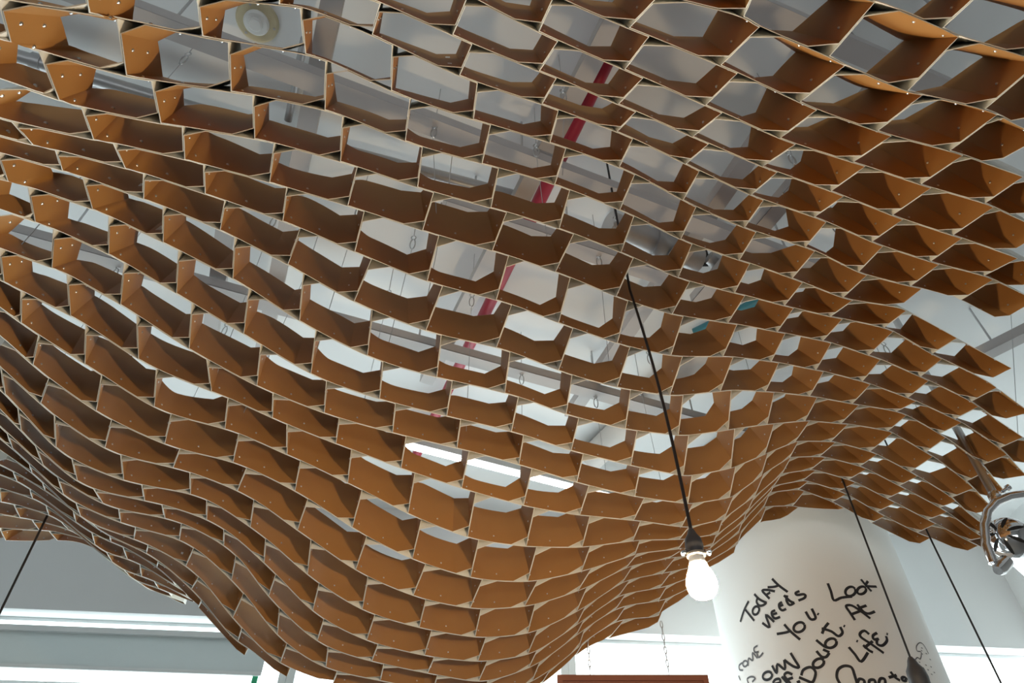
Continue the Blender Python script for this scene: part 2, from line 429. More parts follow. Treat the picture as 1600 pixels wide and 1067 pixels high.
# ------------------------------------------------------------------ honeycomb canopy
# surveyed nodes: for each seam line, (first u, [(x, y, z, upper x, upper y, upper z) in mm every half cell])
SEAMS = {
    -6.5: [(5.0, [(701,438,3072,709,494,3264), (841,467,3085,860,536,3272), (978,494,3095,1005,567,3279), (1106,526,3109,1139,597,3293), (1228,566,3127,1264,632,3312), (1333,609,3162,1369,674,3348), (1434,651,3203,1468,714,3389)])],
    -5.5: [(2.5, [(28,352,2955,8,374,3153), (151,396,3010,131,421,3208), (275,439,3056,256,468,3253), (395,475,3097,378,506,3294), (517,501,3133,503,537,3330), (653,523,3159,644,569,3353), (797,554,3170,797,617,3359), (960,605,3157,972,685,3339), (1037,641,3202,1049,721,3384), (1203,681,3186,1222,752,3372), (1283,717,3237,1300,786,3424), (1378,768,3271,1393,832,3460), (1479,819,3301,1492,879,3491)])],
    -4.5: [(2.0, [(-150,353,2961,-171,383,3158), (-32,400,3029,-55,423,3226), (102,448,3086,79,472,3283), (264,506,3124,240,536,3320), (325,542,3178,300,572,3374), (520,593,3187,499,626,3383), (580,632,3233,558,666,3429), (758,696,3220,738,747,3412), (827,736,3262,806,791,3453), (996,793,3244,985,867,3430), (1071,827,3292,1058,901,3477), (1240,860,3278,1235,924,3467), (1319,899,3325,1311,959,3516), (1416,947,3357,1406,1000,3549), (1524,995,3378,1514,1044,3571)])],
    -3.5: [(1.5, [(-320,351,2943,-340,396,3137), (-211,402,3025,-234,439,3220), (-79,456,3096,-105,482,3292), (77,522,3150,51,547,3346), (96,556,3213,69,581,3409), (274,637,3239,244,671,3434), (336,676,3288,304,710,3483), (524,748,3288,496,775,3484), (588,788,3332,557,815,3528), (766,859,3316,730,899,3508), (839,901,3355,798,942,3547), (1017,954,3336,973,1000,3525), (1091,993,3380,1046,1038,3570), (1265,1031,3362,1231,1075,3554), (1345,1071,3406,1308,1111,3599), (1459,1115,3423,1423,1149,3617), (1584,1159,3429,1554,1193,3624), (1698,1206,3446,1671,1241,3641), (1809,1252,3464,1786,1291,3659)])],
    -2.5: [(1.0, [(-476,349,2901,-493,405,3093), (-389,402,2995,-410,454,3187), (-269,459,3083,-293,506,3276), (-107,525,3158,-135,554,3354), (-97,559,3223,-126,586,3419), (63,655,3264,36,685,3460), (116,699,3317,87,730,3513), (292,780,3336,259,819,3530), (354,823,3381,319,860,3574), (535,899,3377,503,928,3572), (601,942,3417,565,971,3612), (780,1012,3400,738,1051,3592), (851,1054,3440,802,1091,3630), (1033,1104,3421,967,1128,3608), (1103,1145,3466,1031,1165,3651), (1283,1193,3438,1224,1215,3628), (1356,1235,3483,1295,1255,3673), (1533,1274,3453,1487,1299,3646), (1608,1320,3498,1558,1343,3690), (1721,1372,3508,1677,1399,3701), (1845,1422,3506,1810,1457,3700)])],
    -1.5: [(0.5, [(-598,353,2841,-613,420,3029), (-541,403,2944,-559,465,3133), (-450,459,3045,-474,519,3234), (-309,535,3136,-333,593,3326), (-294,570,3205,-318,626,3396), (-144,664,3267,-173,704,3460), (-99,710,3325,-129,747,3520), (71,796,3363,42,834,3557), (123,838,3412,91,877,3606), (301,920,3425,268,962,3618), (364,964,3466,329,1004,3659), (542,1041,3460,506,1078,3654), (609,1086,3497,570,1122,3690), (788,1155,3480,744,1197,3670), (858,1199,3518,808,1239,3707), (1041,1255,3494,978,1281,3681), (1113,1301,3534,1043,1322,3720), (1286,1357,3504,1224,1382,3693), (1360,1404,3546,1295,1426,3734), (1537,1448,3513,1483,1477,3704), (1612,1494,3556,1556,1522,3746), (1779,1538,3522,1737,1575,3714), (1863,1587,3559,1820,1624,3751), (1966,1639,3581,1925,1679,3773), (2076,1690,3594,2039,1733,3786)])],
    -0.5: [(-1.0, [(-691,273,2539,-728,340,2725), (-695,320,2653,-721,391,2837), (-679,371,2768,-700,447,2952), (-655,423,2875,-677,500,3058), (-602,477,2980,-625,547,3166), (-489,533,3094,-518,600,3280), (-466,568,3173,-494,635,3359), (-335,658,3252,-356,729,3438), (-298,708,3315,-317,777,3502), (-141,809,3365,-168,861,3556), (-94,854,3418,-123,903,3610), (85,933,3451,52,979,3643), (139,975,3496,104,1020,3688), (320,1050,3506,287,1094,3699), (381,1095,3544,348,1137,3737), (559,1177,3532,522,1219,3724), (621,1225,3567,581,1267,3758), (803,1301,3541,758,1346,3731), (869,1347,3579,819,1390,3768), (1052,1401,3555,997,1436,3744), (1123,1449,3593,1063,1481,3781), (1296,1511,3559,1245,1554,3748), (1371,1561,3597,1318,1603,3786), (1550,1606,3563,1500,1648,3752), (1625,1654,3605,1572,1693,3794), (1797,1688,3578,1752,1732,3767), (1878,1739,3615,1830,1782,3804), (1987,1793,3621,1944,1840,3811), (2104,1847,3615,2067,1899,3804)])],
    0.5: [(-1.5, [(-725,279,2460,-776,347,2641), (-757,324,2564,-797,395,2746), (-767,376,2674,-797,451,2857), (-721,444,2805,-749,529,2984), (-727,488,2900,-755,574,3078), (-636,568,3018,-670,648,3199), (-618,613,3103,-653,691,3284), (-490,685,3207,-520,763,3389), (-462,732,3277,-487,811,3460), (-323,838,3339,-339,917,3522), (-281,889,3395,-300,961,3581), (-114,975,3441,-143,1028,3631), (-63,1018,3489,-94,1068,3680), (117,1091,3514,84,1139,3706), (174,1134,3554,141,1180,3746), (350,1206,3559,322,1252,3752), (414,1254,3591,385,1299,3784), (587,1341,3570,551,1391,3760), (649,1391,3601,608,1441,3790), (828,1461,3576,783,1511,3765), (893,1507,3612,846,1555,3801), (1079,1559,3588,1029,1603,3777), (1144,1608,3627,1091,1651,3815), (1318,1676,3587,1274,1731,3775), (1386,1727,3628,1341,1782,3815), (1560,1764,3605,1516,1820,3792), (1642,1811,3643,1594,1864,3829), (1804,1851,3618,1760,1906,3805), (1913,1907,3618,1873,1966,3805), (2023,1962,3614,1988,2025,3800)])],
    1.5: [(-1.5, [(-769,333,2503,-819,405,2683), (-793,390,2604,-835,464,2785), (-808,451,2707,-846,530,2887), (-831,506,2799,-867,590,2977), (-767,604,2917,-809,688,3094), (-766,655,3005,-808,741,3181), (-657,736,3121,-698,813,3301), (-637,783,3199,-675,859,3380), (-497,869,3291,-520,944,3474), (-467,919,3353,-487,993,3538), (-314,1023,3405,-338,1082,3594), (-270,1072,3454,-296,1124,3646), (-96,1152,3493,-126,1195,3686), (-42,1195,3535,-73,1238,3728), (141,1267,3552,114,1309,3745), (199,1312,3586,174,1353,3780), (375,1388,3580,358,1435,3774), (437,1437,3609,419,1485,3802), (612,1518,3584,579,1573,3774), (671,1566,3616,634,1621,3805), (853,1625,3595,811,1681,3783), (916,1672,3631,872,1726,3818), (1087,1728,3610,1042,1781,3797), (1156,1780,3645,1108,1832,3832), (1325,1836,3618,1281,1896,3804), (1398,1886,3657,1352,1946,3842), (1586,1909,3637,1543,1973,3822), (1657,1963,3676,1610,2025,3860), (1777,2023,3665,1732,2087,3849), (1908,2084,3634,1868,2153,3818), (2037,2141,3596,2005,2216,3779), (2161,2193,3558,2136,2271,3741)])],
    2.5: [(-1.0, [(-848,455,2628,-896,530,2807), (-860,528,2726,-910,600,2906), (-860,608,2824,-911,674,3005), (-878,667,2909,-923,726,3095), (-797,764,3025,-839,825,3210), (-791,817,3106,-829,872,3294), (-672,907,3210,-707,968,3397), (-648,960,3279,-680,1023,3466), (-501,1060,3352,-528,1119,3541), (-466,1112,3406,-493,1167,3597), (-301,1211,3450,-331,1245,3645), (-254,1259,3493,-284,1288,3689), (-73,1338,3521,-101,1366,3717), (-17,1382,3557,-44,1409,3753), (166,1456,3563,143,1489,3759), (225,1502,3592,205,1536,3788), (401,1576,3580,388,1621,3774), (459,1625,3607,444,1672,3801), (634,1699,3582,608,1755,3772), (696,1746,3612,666,1804,3801), (876,1794,3599,840,1856,3786), (940,1841,3635,901,1902,3821), (1107,1887,3625,1066,1950,3810), (1173,1937,3664,1129,1999,3849), (1335,1978,3656,1292,2043,3840), (1417,2026,3691,1371,2092,3874), (1597,2059,3670,1554,2128,3852), (1672,2113,3701,1626,2181,3883), (1842,2182,3632,1801,2255,3814), (1920,2236,3651,1877,2309,3833), (2105,2286,3565,2075,2364,3747), (2184,2345,3577,2154,2422,3759), (2281,2411,3564,2255,2490,3746), (2387,2477,3539,2366,2558,3721)])],
    3.5: [(-1.0, [(-923,510,2635,-973,588,2812), (-950,576,2725,-1000,649,2905), (-965,650,2818,-1019,707,3001), (-907,754,2936,-951,799,3125), (-918,811,3018,-958,854,3209), (-828,915,3123,-861,950,3317), (-819,974,3194,-850,1008,3389), (-695,1082,3278,-728,1134,3468), (-670,1139,3337,-701,1190,3527), (-519,1243,3395,-552,1288,3588), (-479,1297,3441,-512,1337,3635), (-305,1397,3474,-337,1423,3669), (-253,1447,3510,-285,1469,3706), (-72,1527,3528,-104,1546,3724), (-11,1574,3556,-42,1592,3753), (161,1649,3555,137,1676,3752), (224,1698,3578,203,1728,3775), (403,1775,3558,385,1818,3753), (460,1823,3584,440,1868,3778), (640,1881,3570,617,1939,3760), (701,1926,3603,676,1987,3792), (888,1961,3600,856,2029,3786), (949,2008,3639,915,2076,3824), (1124,2046,3633,1087,2118,3816), (1187,2097,3674,1148,2168,3857), (1357,2135,3666,1318,2210,3847), (1427,2188,3703,1386,2263,3884), (1599,2235,3673,1558,2312,3853), (1683,2289,3696,1639,2365,3875), (1861,2340,3637,1819,2416,3817), (1936,2396,3661,1891,2469,3842), (2119,2448,3580,2083,2523,3762), (2193,2509,3598,2157,2584,3780), (2306,2576,3566,2278,2654,3748), (2431,2640,3518,2412,2722,3700), (2536,2704,3498,2522,2788,3679), (2632,2770,3490,2619,2855,3671)])],
    4.5: [(-1.0, [(-971,561,2662,-1022,643,2838), (-985,637,2759,-1035,709,2939), (-984,722,2858,-1039,773,3043), (-1004,785,2943,-1055,832,3130), (-940,894,3048,-977,939,3240), (-945,957,3123,-979,995,3317), (-854,1073,3207,-885,1112,3401), (-835,1139,3270,-865,1183,3462), (-712,1256,3332,-744,1307,3523), (-679,1319,3379,-711,1366,3571), (-532,1439,3411,-568,1483,3603), (-486,1499,3445,-522,1541,3637), (-307,1609,3457,-341,1650,3650), (-254,1659,3486,-287,1698,3679), (-61,1738,3497,-95,1768,3691), (0,1785,3520,-33,1815,3715), (181,1866,3505,156,1903,3700), (245,1916,3524,220,1956,3718), (425,1983,3506,403,2034,3698), (488,2031,3530,468,2084,3721), (661,2077,3526,643,2144,3713), (726,2121,3560,706,2190,3746), (903,2141,3578,877,2216,3761), (969,2187,3617,940,2261,3801), (1143,2219,3620,1112,2298,3800), (1205,2272,3660,1172,2351,3840), (1379,2309,3650,1347,2395,3828), (1446,2363,3688,1411,2448,3866), (1627,2401,3661,1588,2485,3839), (1699,2457,3691,1657,2538,3870), (1875,2502,3646,1831,2578,3825), (1951,2559,3670,1904,2632,3850), (2128,2609,3602,2086,2681,3784), (2201,2669,3625,2158,2739,3807), (2372,2736,3524,2350,2816,3705), (2448,2805,3531,2427,2886,3713), (2531,2882,3524,2513,2965,3705), (2618,2960,3512,2602,3043,3693)])],
    5.5: [(-1.0, [(-1026,603,2686,-1076,689,2859), (-1055,672,2776,-1100,753,2952), (-1072,746,2868,-1116,819,3049), (-1038,853,2972,-1085,914,3156), (-1053,921,3050,-1090,987,3235), (-987,1042,3137,-1020,1094,3327), (-981,1113,3203,-1013,1161,3395), (-883,1242,3268,-916,1306,3454), (-869,1308,3317,-900,1378,3502), (-745,1444,3350,-776,1513,3535), (-713,1512,3383,-744,1581,3568), (-565,1646,3389,-597,1712,3575), (-510,1711,3412,-541,1775,3599), (-327,1819,3415,-356,1875,3605), (-271,1869,3439,-300,1920,3631), (-63,1946,3446,-92,1995,3638), (-6,1994,3467,-36,2042,3659), (189,2076,3442,157,2132,3631), (251,2126,3459,220,2183,3649), (440,2185,3444,422,2249,3633), (508,2232,3468,494,2297,3656), (680,2271,3471,670,2349,3655), (754,2313,3506,741,2393,3689), (924,2325,3538,902,2405,3720), (995,2369,3580,969,2449,3761), (1159,2396,3595,1132,2480,3775), (1226,2449,3635,1197,2532,3814), (1399,2478,3636,1370,2568,3812), (1467,2534,3674,1434,2622,3850), (1640,2566,3661,1603,2652,3837), (1709,2622,3698,1667,2704,3875), (1891,2646,3676,1845,2723,3855), (1974,2702,3696,1925,2775,3876), (2138,2764,3628,2093,2834,3810), (2208,2827,3650,2162,2895,3832), (2378,2904,3539,2354,2983,3721), (2447,2976,3552,2424,3055,3734), (2527,3057,3544,2506,3138,3725), (2614,3139,3523,2596,3222,3704)])],
    6.5: [(-1.0, [(-1069,666,2709,-1118,757,2879), (-1091,745,2798,-1135,836,2970), (-1106,827,2887,-1148,916,3061), (-1133,895,2967,-1178,983,3141), (-1081,1021,3060,-1118,1114,3233), (-1094,1092,3127,-1129,1180,3304), (-1023,1229,3191,-1060,1304,3373), (-1018,1301,3243,-1054,1377,3425), (-909,1447,3282,-942,1539,3457), (-884,1522,3317,-915,1613,3493), (-751,1674,3319,-779,1761,3497), (-710,1744,3341,-738,1826,3521), (-545,1874,3337,-575,1946,3521), (-494,1932,3357,-524,2000,3543), (-298,2027,3362,-325,2091,3550), (-238,2075,3384,-265,2141,3571), (-31,2149,3382,-62,2212,3570), (28,2197,3400,-6,2259,3587), (227,2274,3371,192,2341,3557), (288,2323,3388,257,2390,3573), (489,2376,3371,476,2451,3556), (552,2424,3395,542,2500,3580), (737,2459,3397,728,2542,3578), (801,2506,3431,789,2588,3613), (986,2512,3465,969,2595,3646), (1040,2563,3509,1021,2644,3691), (1202,2577,3545,1181,2661,3725), (1263,2630,3589,1240,2713,3769), (1423,2646,3618,1395,2734,3796), (1480,2705,3663,1448,2790,3841), (1645,2732,3667,1608,2817,3844), (1715,2787,3705,1673,2869,3882), (1914,2807,3677,1870,2884,3856), (1977,2869,3710,1929,2943,3890), (2145,2933,3635,2103,3005,3817), (2218,2998,3652,2175,3068,3834), (2383,3073,3549,2359,3152,3731), (2459,3146,3552,2436,3225,3734), (2541,3223,3542,2520,3305,3723), (2631,3302,3517,2613,3386,3697)])],
    7.5: [(-0.5, [(-1145,814,2804,-1193,915,2970), (-1161,902,2887,-1210,1007,3050), (-1170,994,2968,-1225,1100,3128), (-1192,1070,3039,-1247,1176,3199), (-1139,1207,3109,-1185,1307,3276), (-1146,1285,3164,-1190,1379,3335), (-1062,1439,3202,-1106,1528,3376), (-1049,1517,3240,-1090,1605,3415), (-930,1673,3253,-964,1758,3431), (-895,1752,3276,-926,1832,3456), (-748,1898,3268,-778,1970,3452), (-704,1963,3287,-735,2032,3472), (-521,2075,3291,-555,2142,3477), (-465,2129,3311,-497,2195,3497), (-269,2215,3315,-298,2286,3499), (-212,2262,3333,-242,2331,3518), (-4,2335,3325,-41,2398,3511), (51,2383,3341,13,2444,3527), (256,2454,3312,224,2524,3496), (316,2503,3328,287,2576,3512), (527,2557,3304,513,2641,3484), (581,2608,3326,567,2692,3507), (778,2650,3312,766,2737,3492), (837,2701,3345,824,2786,3526), (1025,2705,3387,1014,2789,3568), (1073,2759,3432,1061,2842,3614), (1228,2757,3500,1215,2841,3681), (1274,2816,3550,1258,2897,3732), (1424,2816,3614,1400,2900,3794), (1476,2876,3662,1448,2958,3842), (1651,2895,3674,1614,2978,3852), (1712,2956,3713,1671,3036,3891), (1894,2993,3681,1852,3072,3860), (1966,3055,3705,1922,3131,3885), (2140,3113,3633,2102,3189,3814), (2214,3179,3648,2175,3253,3830), (2387,3241,3555,2361,3321,3736), (2452,3312,3572,2426,3391,3754), (2551,3389,3534,2529,3472,3715), (2667,3455,3489,2650,3541,3669), (2778,3511,3471,2761,3599,3650), (2886,3568,3455,2870,3657,3634)])],
    8.5: [(-0.5, [(-1218,876,2794,-1274,983,2954), (-1250,961,2866,-1307,1070,3024), (-1271,1053,2938,-1332,1162,3094), (-1242,1180,3016,-1305,1285,3174), (-1262,1256,3077,-1318,1360,3238), (-1196,1413,3122,-1250,1506,3291), (-1193,1498,3163,-1248,1589,3333), (-1091,1666,3176,-1142,1749,3350), (-1064,1749,3203,-1111,1829,3380), (-933,1897,3209,-969,1965,3393), (-895,1967,3231,-929,2032,3417), (-731,2093,3236,-763,2154,3423), (-684,2151,3255,-717,2210,3444), (-489,2254,3260,-520,2316,3448), (-438,2304,3278,-468,2366,3466), (-235,2387,3277,-265,2450,3464), (-183,2433,3293,-215,2494,3481), (29,2508,3275,-8,2566,3462), (90,2557,3287,51,2616,3474), (289,2623,3259,259,2700,3442), (351,2674,3273,324,2755,3454), (560,2726,3250,544,2818,3427), (617,2778,3272,601,2869,3449), (822,2813,3264,808,2905,3441), (866,2870,3298,852,2960,3475), (1048,2881,3337,1038,2971,3516), (1095,2938,3383,1084,3025,3563), (1249,2921,3483,1238,3004,3665), (1294,2979,3535,1281,3060,3717), (1445,2966,3624,1423,3047,3805), (1486,3032,3671,1460,3110,3853), (1649,3054,3690,1614,3135,3870), (1717,3114,3726,1678,3192,3906), (1903,3150,3693,1862,3229,3872), (1973,3214,3717,1930,3290,3897), (2149,3270,3646,2111,3348,3827), (2221,3335,3663,2182,3410,3844), (2399,3388,3578,2371,3467,3759), (2474,3454,3587,2446,3532,3769), (2631,3519,3490,2612,3605,3669), (2708,3584,3501,2688,3669,3681), (2813,3640,3494,2793,3726,3673), (2932,3693,3474,2912,3781,3653)])],
    9.5: [(-0.5, [(-1267,952,2799,-1330,1061,2955), (-1292,1052,2865,-1359,1159,3020), (-1312,1153,2929,-1382,1258,3084), (-1339,1239,2988,-1408,1340,3147), (-1299,1384,3042,-1360,1477,3209), (-1310,1469,3089,-1371,1558,3257), (-1226,1642,3107,-1292,1727,3276), (-1209,1729,3140,-1272,1813,3310), (-1080,1879,3166,-1129,1953,3345), (-1049,1953,3195,-1094,2021,3377), (-921,2080,3202,-958,2140,3390), (-883,2146,3220,-917,2202,3409), (-715,2268,3216,-746,2320,3406), (-661,2328,3228,-692,2379,3419), (-470,2436,3209,-494,2495,3399), (-415,2489,3219,-438,2549,3408), (-221,2576,3199,-243,2640,3388), (-159,2627,3208,-181,2691,3396), (50,2699,3187,19,2766,3372), (103,2747,3202,71,2816,3387), (310,2798,3195,284,2886,3374), (365,2847,3217,340,2936,3394), (571,2886,3217,553,2981,3392), (618,2940,3243,599,3034,3418), (817,2979,3235,800,3075,3410), (871,3036,3266,854,3130,3441), (1055,3046,3314,1043,3139,3491), (1072,3120,3351,1058,3210,3529), (1256,3088,3469,1245,3173,3650), (1281,3163,3507,1268,3246,3689), (1453,3124,3629,1433,3204,3811), (1485,3195,3674,1463,3271,3857), (1655,3207,3707,1622,3286,3889), (1717,3269,3744,1680,3346,3925), (1902,3309,3709,1861,3387,3889), (1975,3372,3730,1932,3448,3910), (2151,3428,3660,2113,3507,3840), (2228,3492,3670,2189,3569,3851), (2404,3542,3589,2373,3621,3770), (2482,3604,3597,2451,3682,3778), (2654,3651,3515,2631,3735,3695), (2745,3713,3515,2722,3797,3694), (2869,3768,3484,2847,3854,3664)])],
    10.5: [(0.0, [(-1344,1126,2871,-1416,1231,3025), (-1366,1234,2922,-1441,1333,3078), (-1385,1341,2969,-1461,1432,3130), (-1403,1438,3014,-1478,1523,3179), (-1353,1596,3043,-1425,1672,3213), (-1351,1688,3076,-1421,1761,3249), (-1248,1861,3082,-1314,1936,3256), (-1226,1942,3112,-1287,2012,3289), (-1086,2076,3146,-1135,2138,3330), (-1057,2143,3172,-1102,2201,3358), (-904,2276,3168,-939,2329,3358), (-864,2339,3181,-895,2390,3372), (-691,2464,3155,-714,2517,3346), (-638,2525,3157,-659,2580,3348), (-452,2638,3112,-464,2704,3300), (-397,2694,3113,-407,2761,3301), (-199,2783,3078,-210,2863,3261), (-149,2832,3089,-162,2912,3272), (64,2890,3088,40,2972,3269), (116,2937,3109,90,3018,3290), (329,2974,3127,303,3064,3304), (376,3021,3155,351,3112,3332), (584,3041,3193,563,3136,3368), (631,3094,3224,609,3187,3399), (832,3120,3243,813,3215,3418), (881,3179,3276,860,3272,3452), (1057,3201,3315,1041,3294,3491), (1073,3276,3349,1055,3367,3527), (1259,3246,3471,1245,3331,3651), (1281,3321,3510,1264,3404,3692), (1458,3272,3650,1439,3349,3833), (1486,3345,3692,1464,3420,3877), (1664,3353,3730,1633,3430,3912), (1726,3416,3765,1691,3490,3947), (1908,3459,3728,1867,3536,3909), (1980,3523,3746,1937,3598,3926), (2155,3584,3664,2117,3664,3843), (2229,3648,3672,2190,3727,3852), (2409,3694,3590,2377,3774,3771), (2510,3749,3584,2479,3828,3764), (2694,3783,3508,2669,3867,3687)])],
    11.5: [(0.5, [(-1437,1295,2922,-1517,1390,3078), (-1453,1412,2958,-1537,1497,3118), (-1459,1536,2986,-1544,1612,3150), (-1471,1636,3017,-1554,1709,3183), (-1402,1808,3023,-1478,1877,3195), (-1395,1895,3050,-1468,1963,3224), (-1277,2056,3064,-1341,2119,3242), (-1254,2130,3092,-1313,2190,3273), (-1103,2262,3121,-1150,2318,3307), (-1070,2329,3140,-1112,2382,3328), (-905,2467,3118,-934,2523,3308), (-862,2532,3119,-886,2589,3309), (-690,2664,3060,-702,2732,3248), (-633,2728,3051,-643,2798,3238), (-443,2836,3001,-451,2914,3185), (-386,2890,3002,-395,2970,3184), (-190,2969,2977,-204,3060,3155), (-136,3018,2989,-152,3108,3167), (72,3069,3003,47,3157,3181), (124,3115,3029,98,3200,3208), (335,3136,3084,309,3221,3264), (392,3180,3120,366,3265,3299), (613,3182,3193,589,3275,3369), (638,3239,3226,613,3330,3402), (854,3256,3261,831,3349,3436), (902,3316,3294,879,3407,3470), (1063,3347,3327,1043,3439,3504), (1083,3421,3363,1061,3510,3540), (1278,3385,3492,1261,3469,3673), (1298,3460,3530,1279,3541,3712), (1482,3402,3684,1460,3477,3869), (1509,3475,3727,1485,3547,3912), (1687,3490,3756,1656,3564,3938), (1753,3554,3785,1718,3627,3968), (1924,3604,3742,1884,3680,3923), (2015,3668,3738,1974,3744,3918), (2175,3725,3669,2136,3805,3848), (2315,3773,3619,2280,3854,3798), (2450,3820,3572,2419,3901,3752)])],
    12.5: [(0.5, [(-1522,1340,2924,-1605,1435,3079), (-1550,1443,2961,-1637,1531,3119), (-1567,1557,2990,-1657,1635,3151), (-1533,1727,2990,-1623,1804,3151), (-1542,1822,3013,-1629,1898,3176), (-1450,2002,3008,-1528,2074,3178), (-1436,2085,3035,-1510,2153,3208), (-1309,2224,3071,-1371,2284,3251), (-1275,2298,3097,-1333,2356,3280), (-1130,2435,3099,-1175,2492,3286), (-1081,2512,3102,-1121,2568,3289), (-921,2657,3043,-946,2725,3230), (-873,2725,3033,-893,2796,3219), (-691,2857,2960,-705,2936,3143), (-642,2914,2954,-655,2994,3137), (-449,3013,2912,-464,3100,3091), (-394,3065,2915,-409,3153,3094), (-196,3137,2906,-215,3231,3081), (-145,3185,2922,-166,3278,3098), (59,3230,2953,33,3321,3129), (114,3276,2982,86,3364,3159), (326,3293,3056,297,3376,3235), (381,3337,3096,351,3417,3276), (586,3334,3194,558,3422,3371), (635,3385,3232,606,3472,3410), (832,3402,3282,805,3492,3459), (887,3461,3317,860,3549,3495), (1059,3493,3346,1035,3582,3524), (1086,3564,3382,1060,3650,3561), (1285,3535,3499,1263,3619,3679), (1334,3591,3551,1311,3671,3733), (1482,3566,3678,1459,3641,3862), (1530,3629,3724,1505,3701,3909), (1699,3654,3743,1669,3730,3925), (1764,3716,3772,1730,3791,3955), (1995,3719,3753,1953,3793,3933)])],
    13.5: [(0.5, [(-1580,1422,2924,-1667,1515,3078), (-1597,1542,2953,-1689,1625,3109), (-1607,1664,2976,-1701,1743,3133), (-1627,1765,2998,-1721,1847,3154), (-1580,1946,2972,-1671,2031,3128), (-1575,2043,2989,-1663,2126,3149), (-1465,2205,3004,-1540,2281,3173), (-1437,2286,3034,-1508,2358,3207), (-1306,2414,3070,-1365,2477,3251), (-1267,2489,3087,-1321,2550,3270), (-1119,2638,3047,-1161,2703,3232), (-1068,2716,3033,-1105,2783,3218), (-902,2865,2943,-930,2944,3124), (-858,2928,2929,-884,3007,3110), (-677,3045,2862,-700,3131,3042), (-625,3099,2859,-647,3185,3038), (-431,3185,2835,-453,3277,3011), (-375,3235,2841,-397,3328,3017), (-177,3303,2836,-201,3400,3009), (-124,3351,2852,-149,3447,3026), (76,3395,2889,49,3490,3063), (129,3440,2921,100,3533,3095), (328,3451,3017,297,3538,3194), (383,3493,3063,352,3577,3242), (582,3486,3183,550,3570,3362), (639,3536,3225,607,3619,3404), (825,3559,3273,794,3647,3450), (890,3615,3309,859,3701,3487), (1060,3640,3356,1031,3727,3534), (1086,3711,3391,1056,3795,3570), (1315,3676,3505,1291,3758,3685), (1338,3747,3546,1312,3826,3728), (1501,3722,3669,1476,3798,3852), (1603,3765,3710,1576,3840,3893), (1699,3810,3752,1668,3884,3935)])],
    14.5: [(1.0, [(-1657,1618,2960,-1751,1702,3115), (-1667,1742,2977,-1763,1826,3131), (-1669,1869,2987,-1765,1958,3139), (-1676,1977,2998,-1771,2067,3149), (-1604,2157,2972,-1691,2247,3129), (-1590,2248,2993,-1673,2337,3153), (-1468,2393,3028,-1540,2472,3197), (-1435,2471,3055,-1502,2546,3228), (-1300,2606,3063,-1355,2674,3243), (-1249,2688,3062,-1299,2756,3243), (-1098,2842,2985,-1139,2917,3166), (-1056,2913,2963,-1095,2990,3144), (-901,3052,2859,-937,3136,3037), (-857,3111,2844,-892,3195,3021), (-672,3216,2789,-704,3306,2965), (-624,3267,2789,-655,3357,2964), (-416,3349,2768,-444,3445,2941), (-371,3397,2776,-399,3492,2950), (-168,3460,2779,-196,3559,2951), (-120,3508,2797,-148,3606,2970), (78,3549,2843,49,3647,3015), (129,3594,2878,99,3689,3051), (336,3595,3005,304,3683,3182), (386,3639,3053,353,3723,3231), (576,3637,3172,541,3719,3351), (632,3689,3213,596,3769,3392), (830,3713,3260,796,3798,3437), (889,3770,3297,855,3853,3475), (1062,3785,3366,1030,3869,3544), (1088,3853,3405,1054,3934,3585), (1328,3823,3508,1299,3904,3688)])],
    15.5: [(1.0, [(-1733,1677,2974,-1827,1766,3127), (-1748,1792,2996,-1845,1879,3148), (-1750,1918,3009,-1847,2008,3159), (-1706,2089,2993,-1800,2183,3143), (-1705,2190,3007,-1796,2282,3160), (-1609,2361,2998,-1689,2457,3155), (-1589,2447,3022,-1665,2539,3182), (-1465,2580,3055,-1533,2661,3225), (-1427,2659,3074,-1489,2736,3247), (-1283,2803,3047,-1334,2876,3226), (-1244,2878,3034,-1293,2952,3213), (-1109,3031,2917,-1155,3114,3093), (-1068,3099,2889,-1114,3182,3064), (-903,3227,2791,-946,3316,2965), (-859,3279,2781,-900,3368,2955), (-666,3372,2749,-702,3465,2923), (-614,3420,2752,-648,3513,2925), (-412,3497,2736,-444,3594,2908), (-365,3544,2742,-396,3641,2915), (-167,3610,2735,-198,3710,2906), (-119,3657,2753,-149,3756,2924), (86,3690,2825,57,3788,2996), (147,3731,2868,117,3827,3041), (344,3733,3003,311,3821,3179), (398,3777,3054,363,3861,3232), (575,3785,3162,537,3865,3341), (649,3833,3206,611,3913,3385), (843,3861,3248,806,3944,3426), (906,3917,3285,869,3999,3464), (1068,3934,3361,1033,4016,3540), (1096,4004,3395,1059,4083,3575)])],
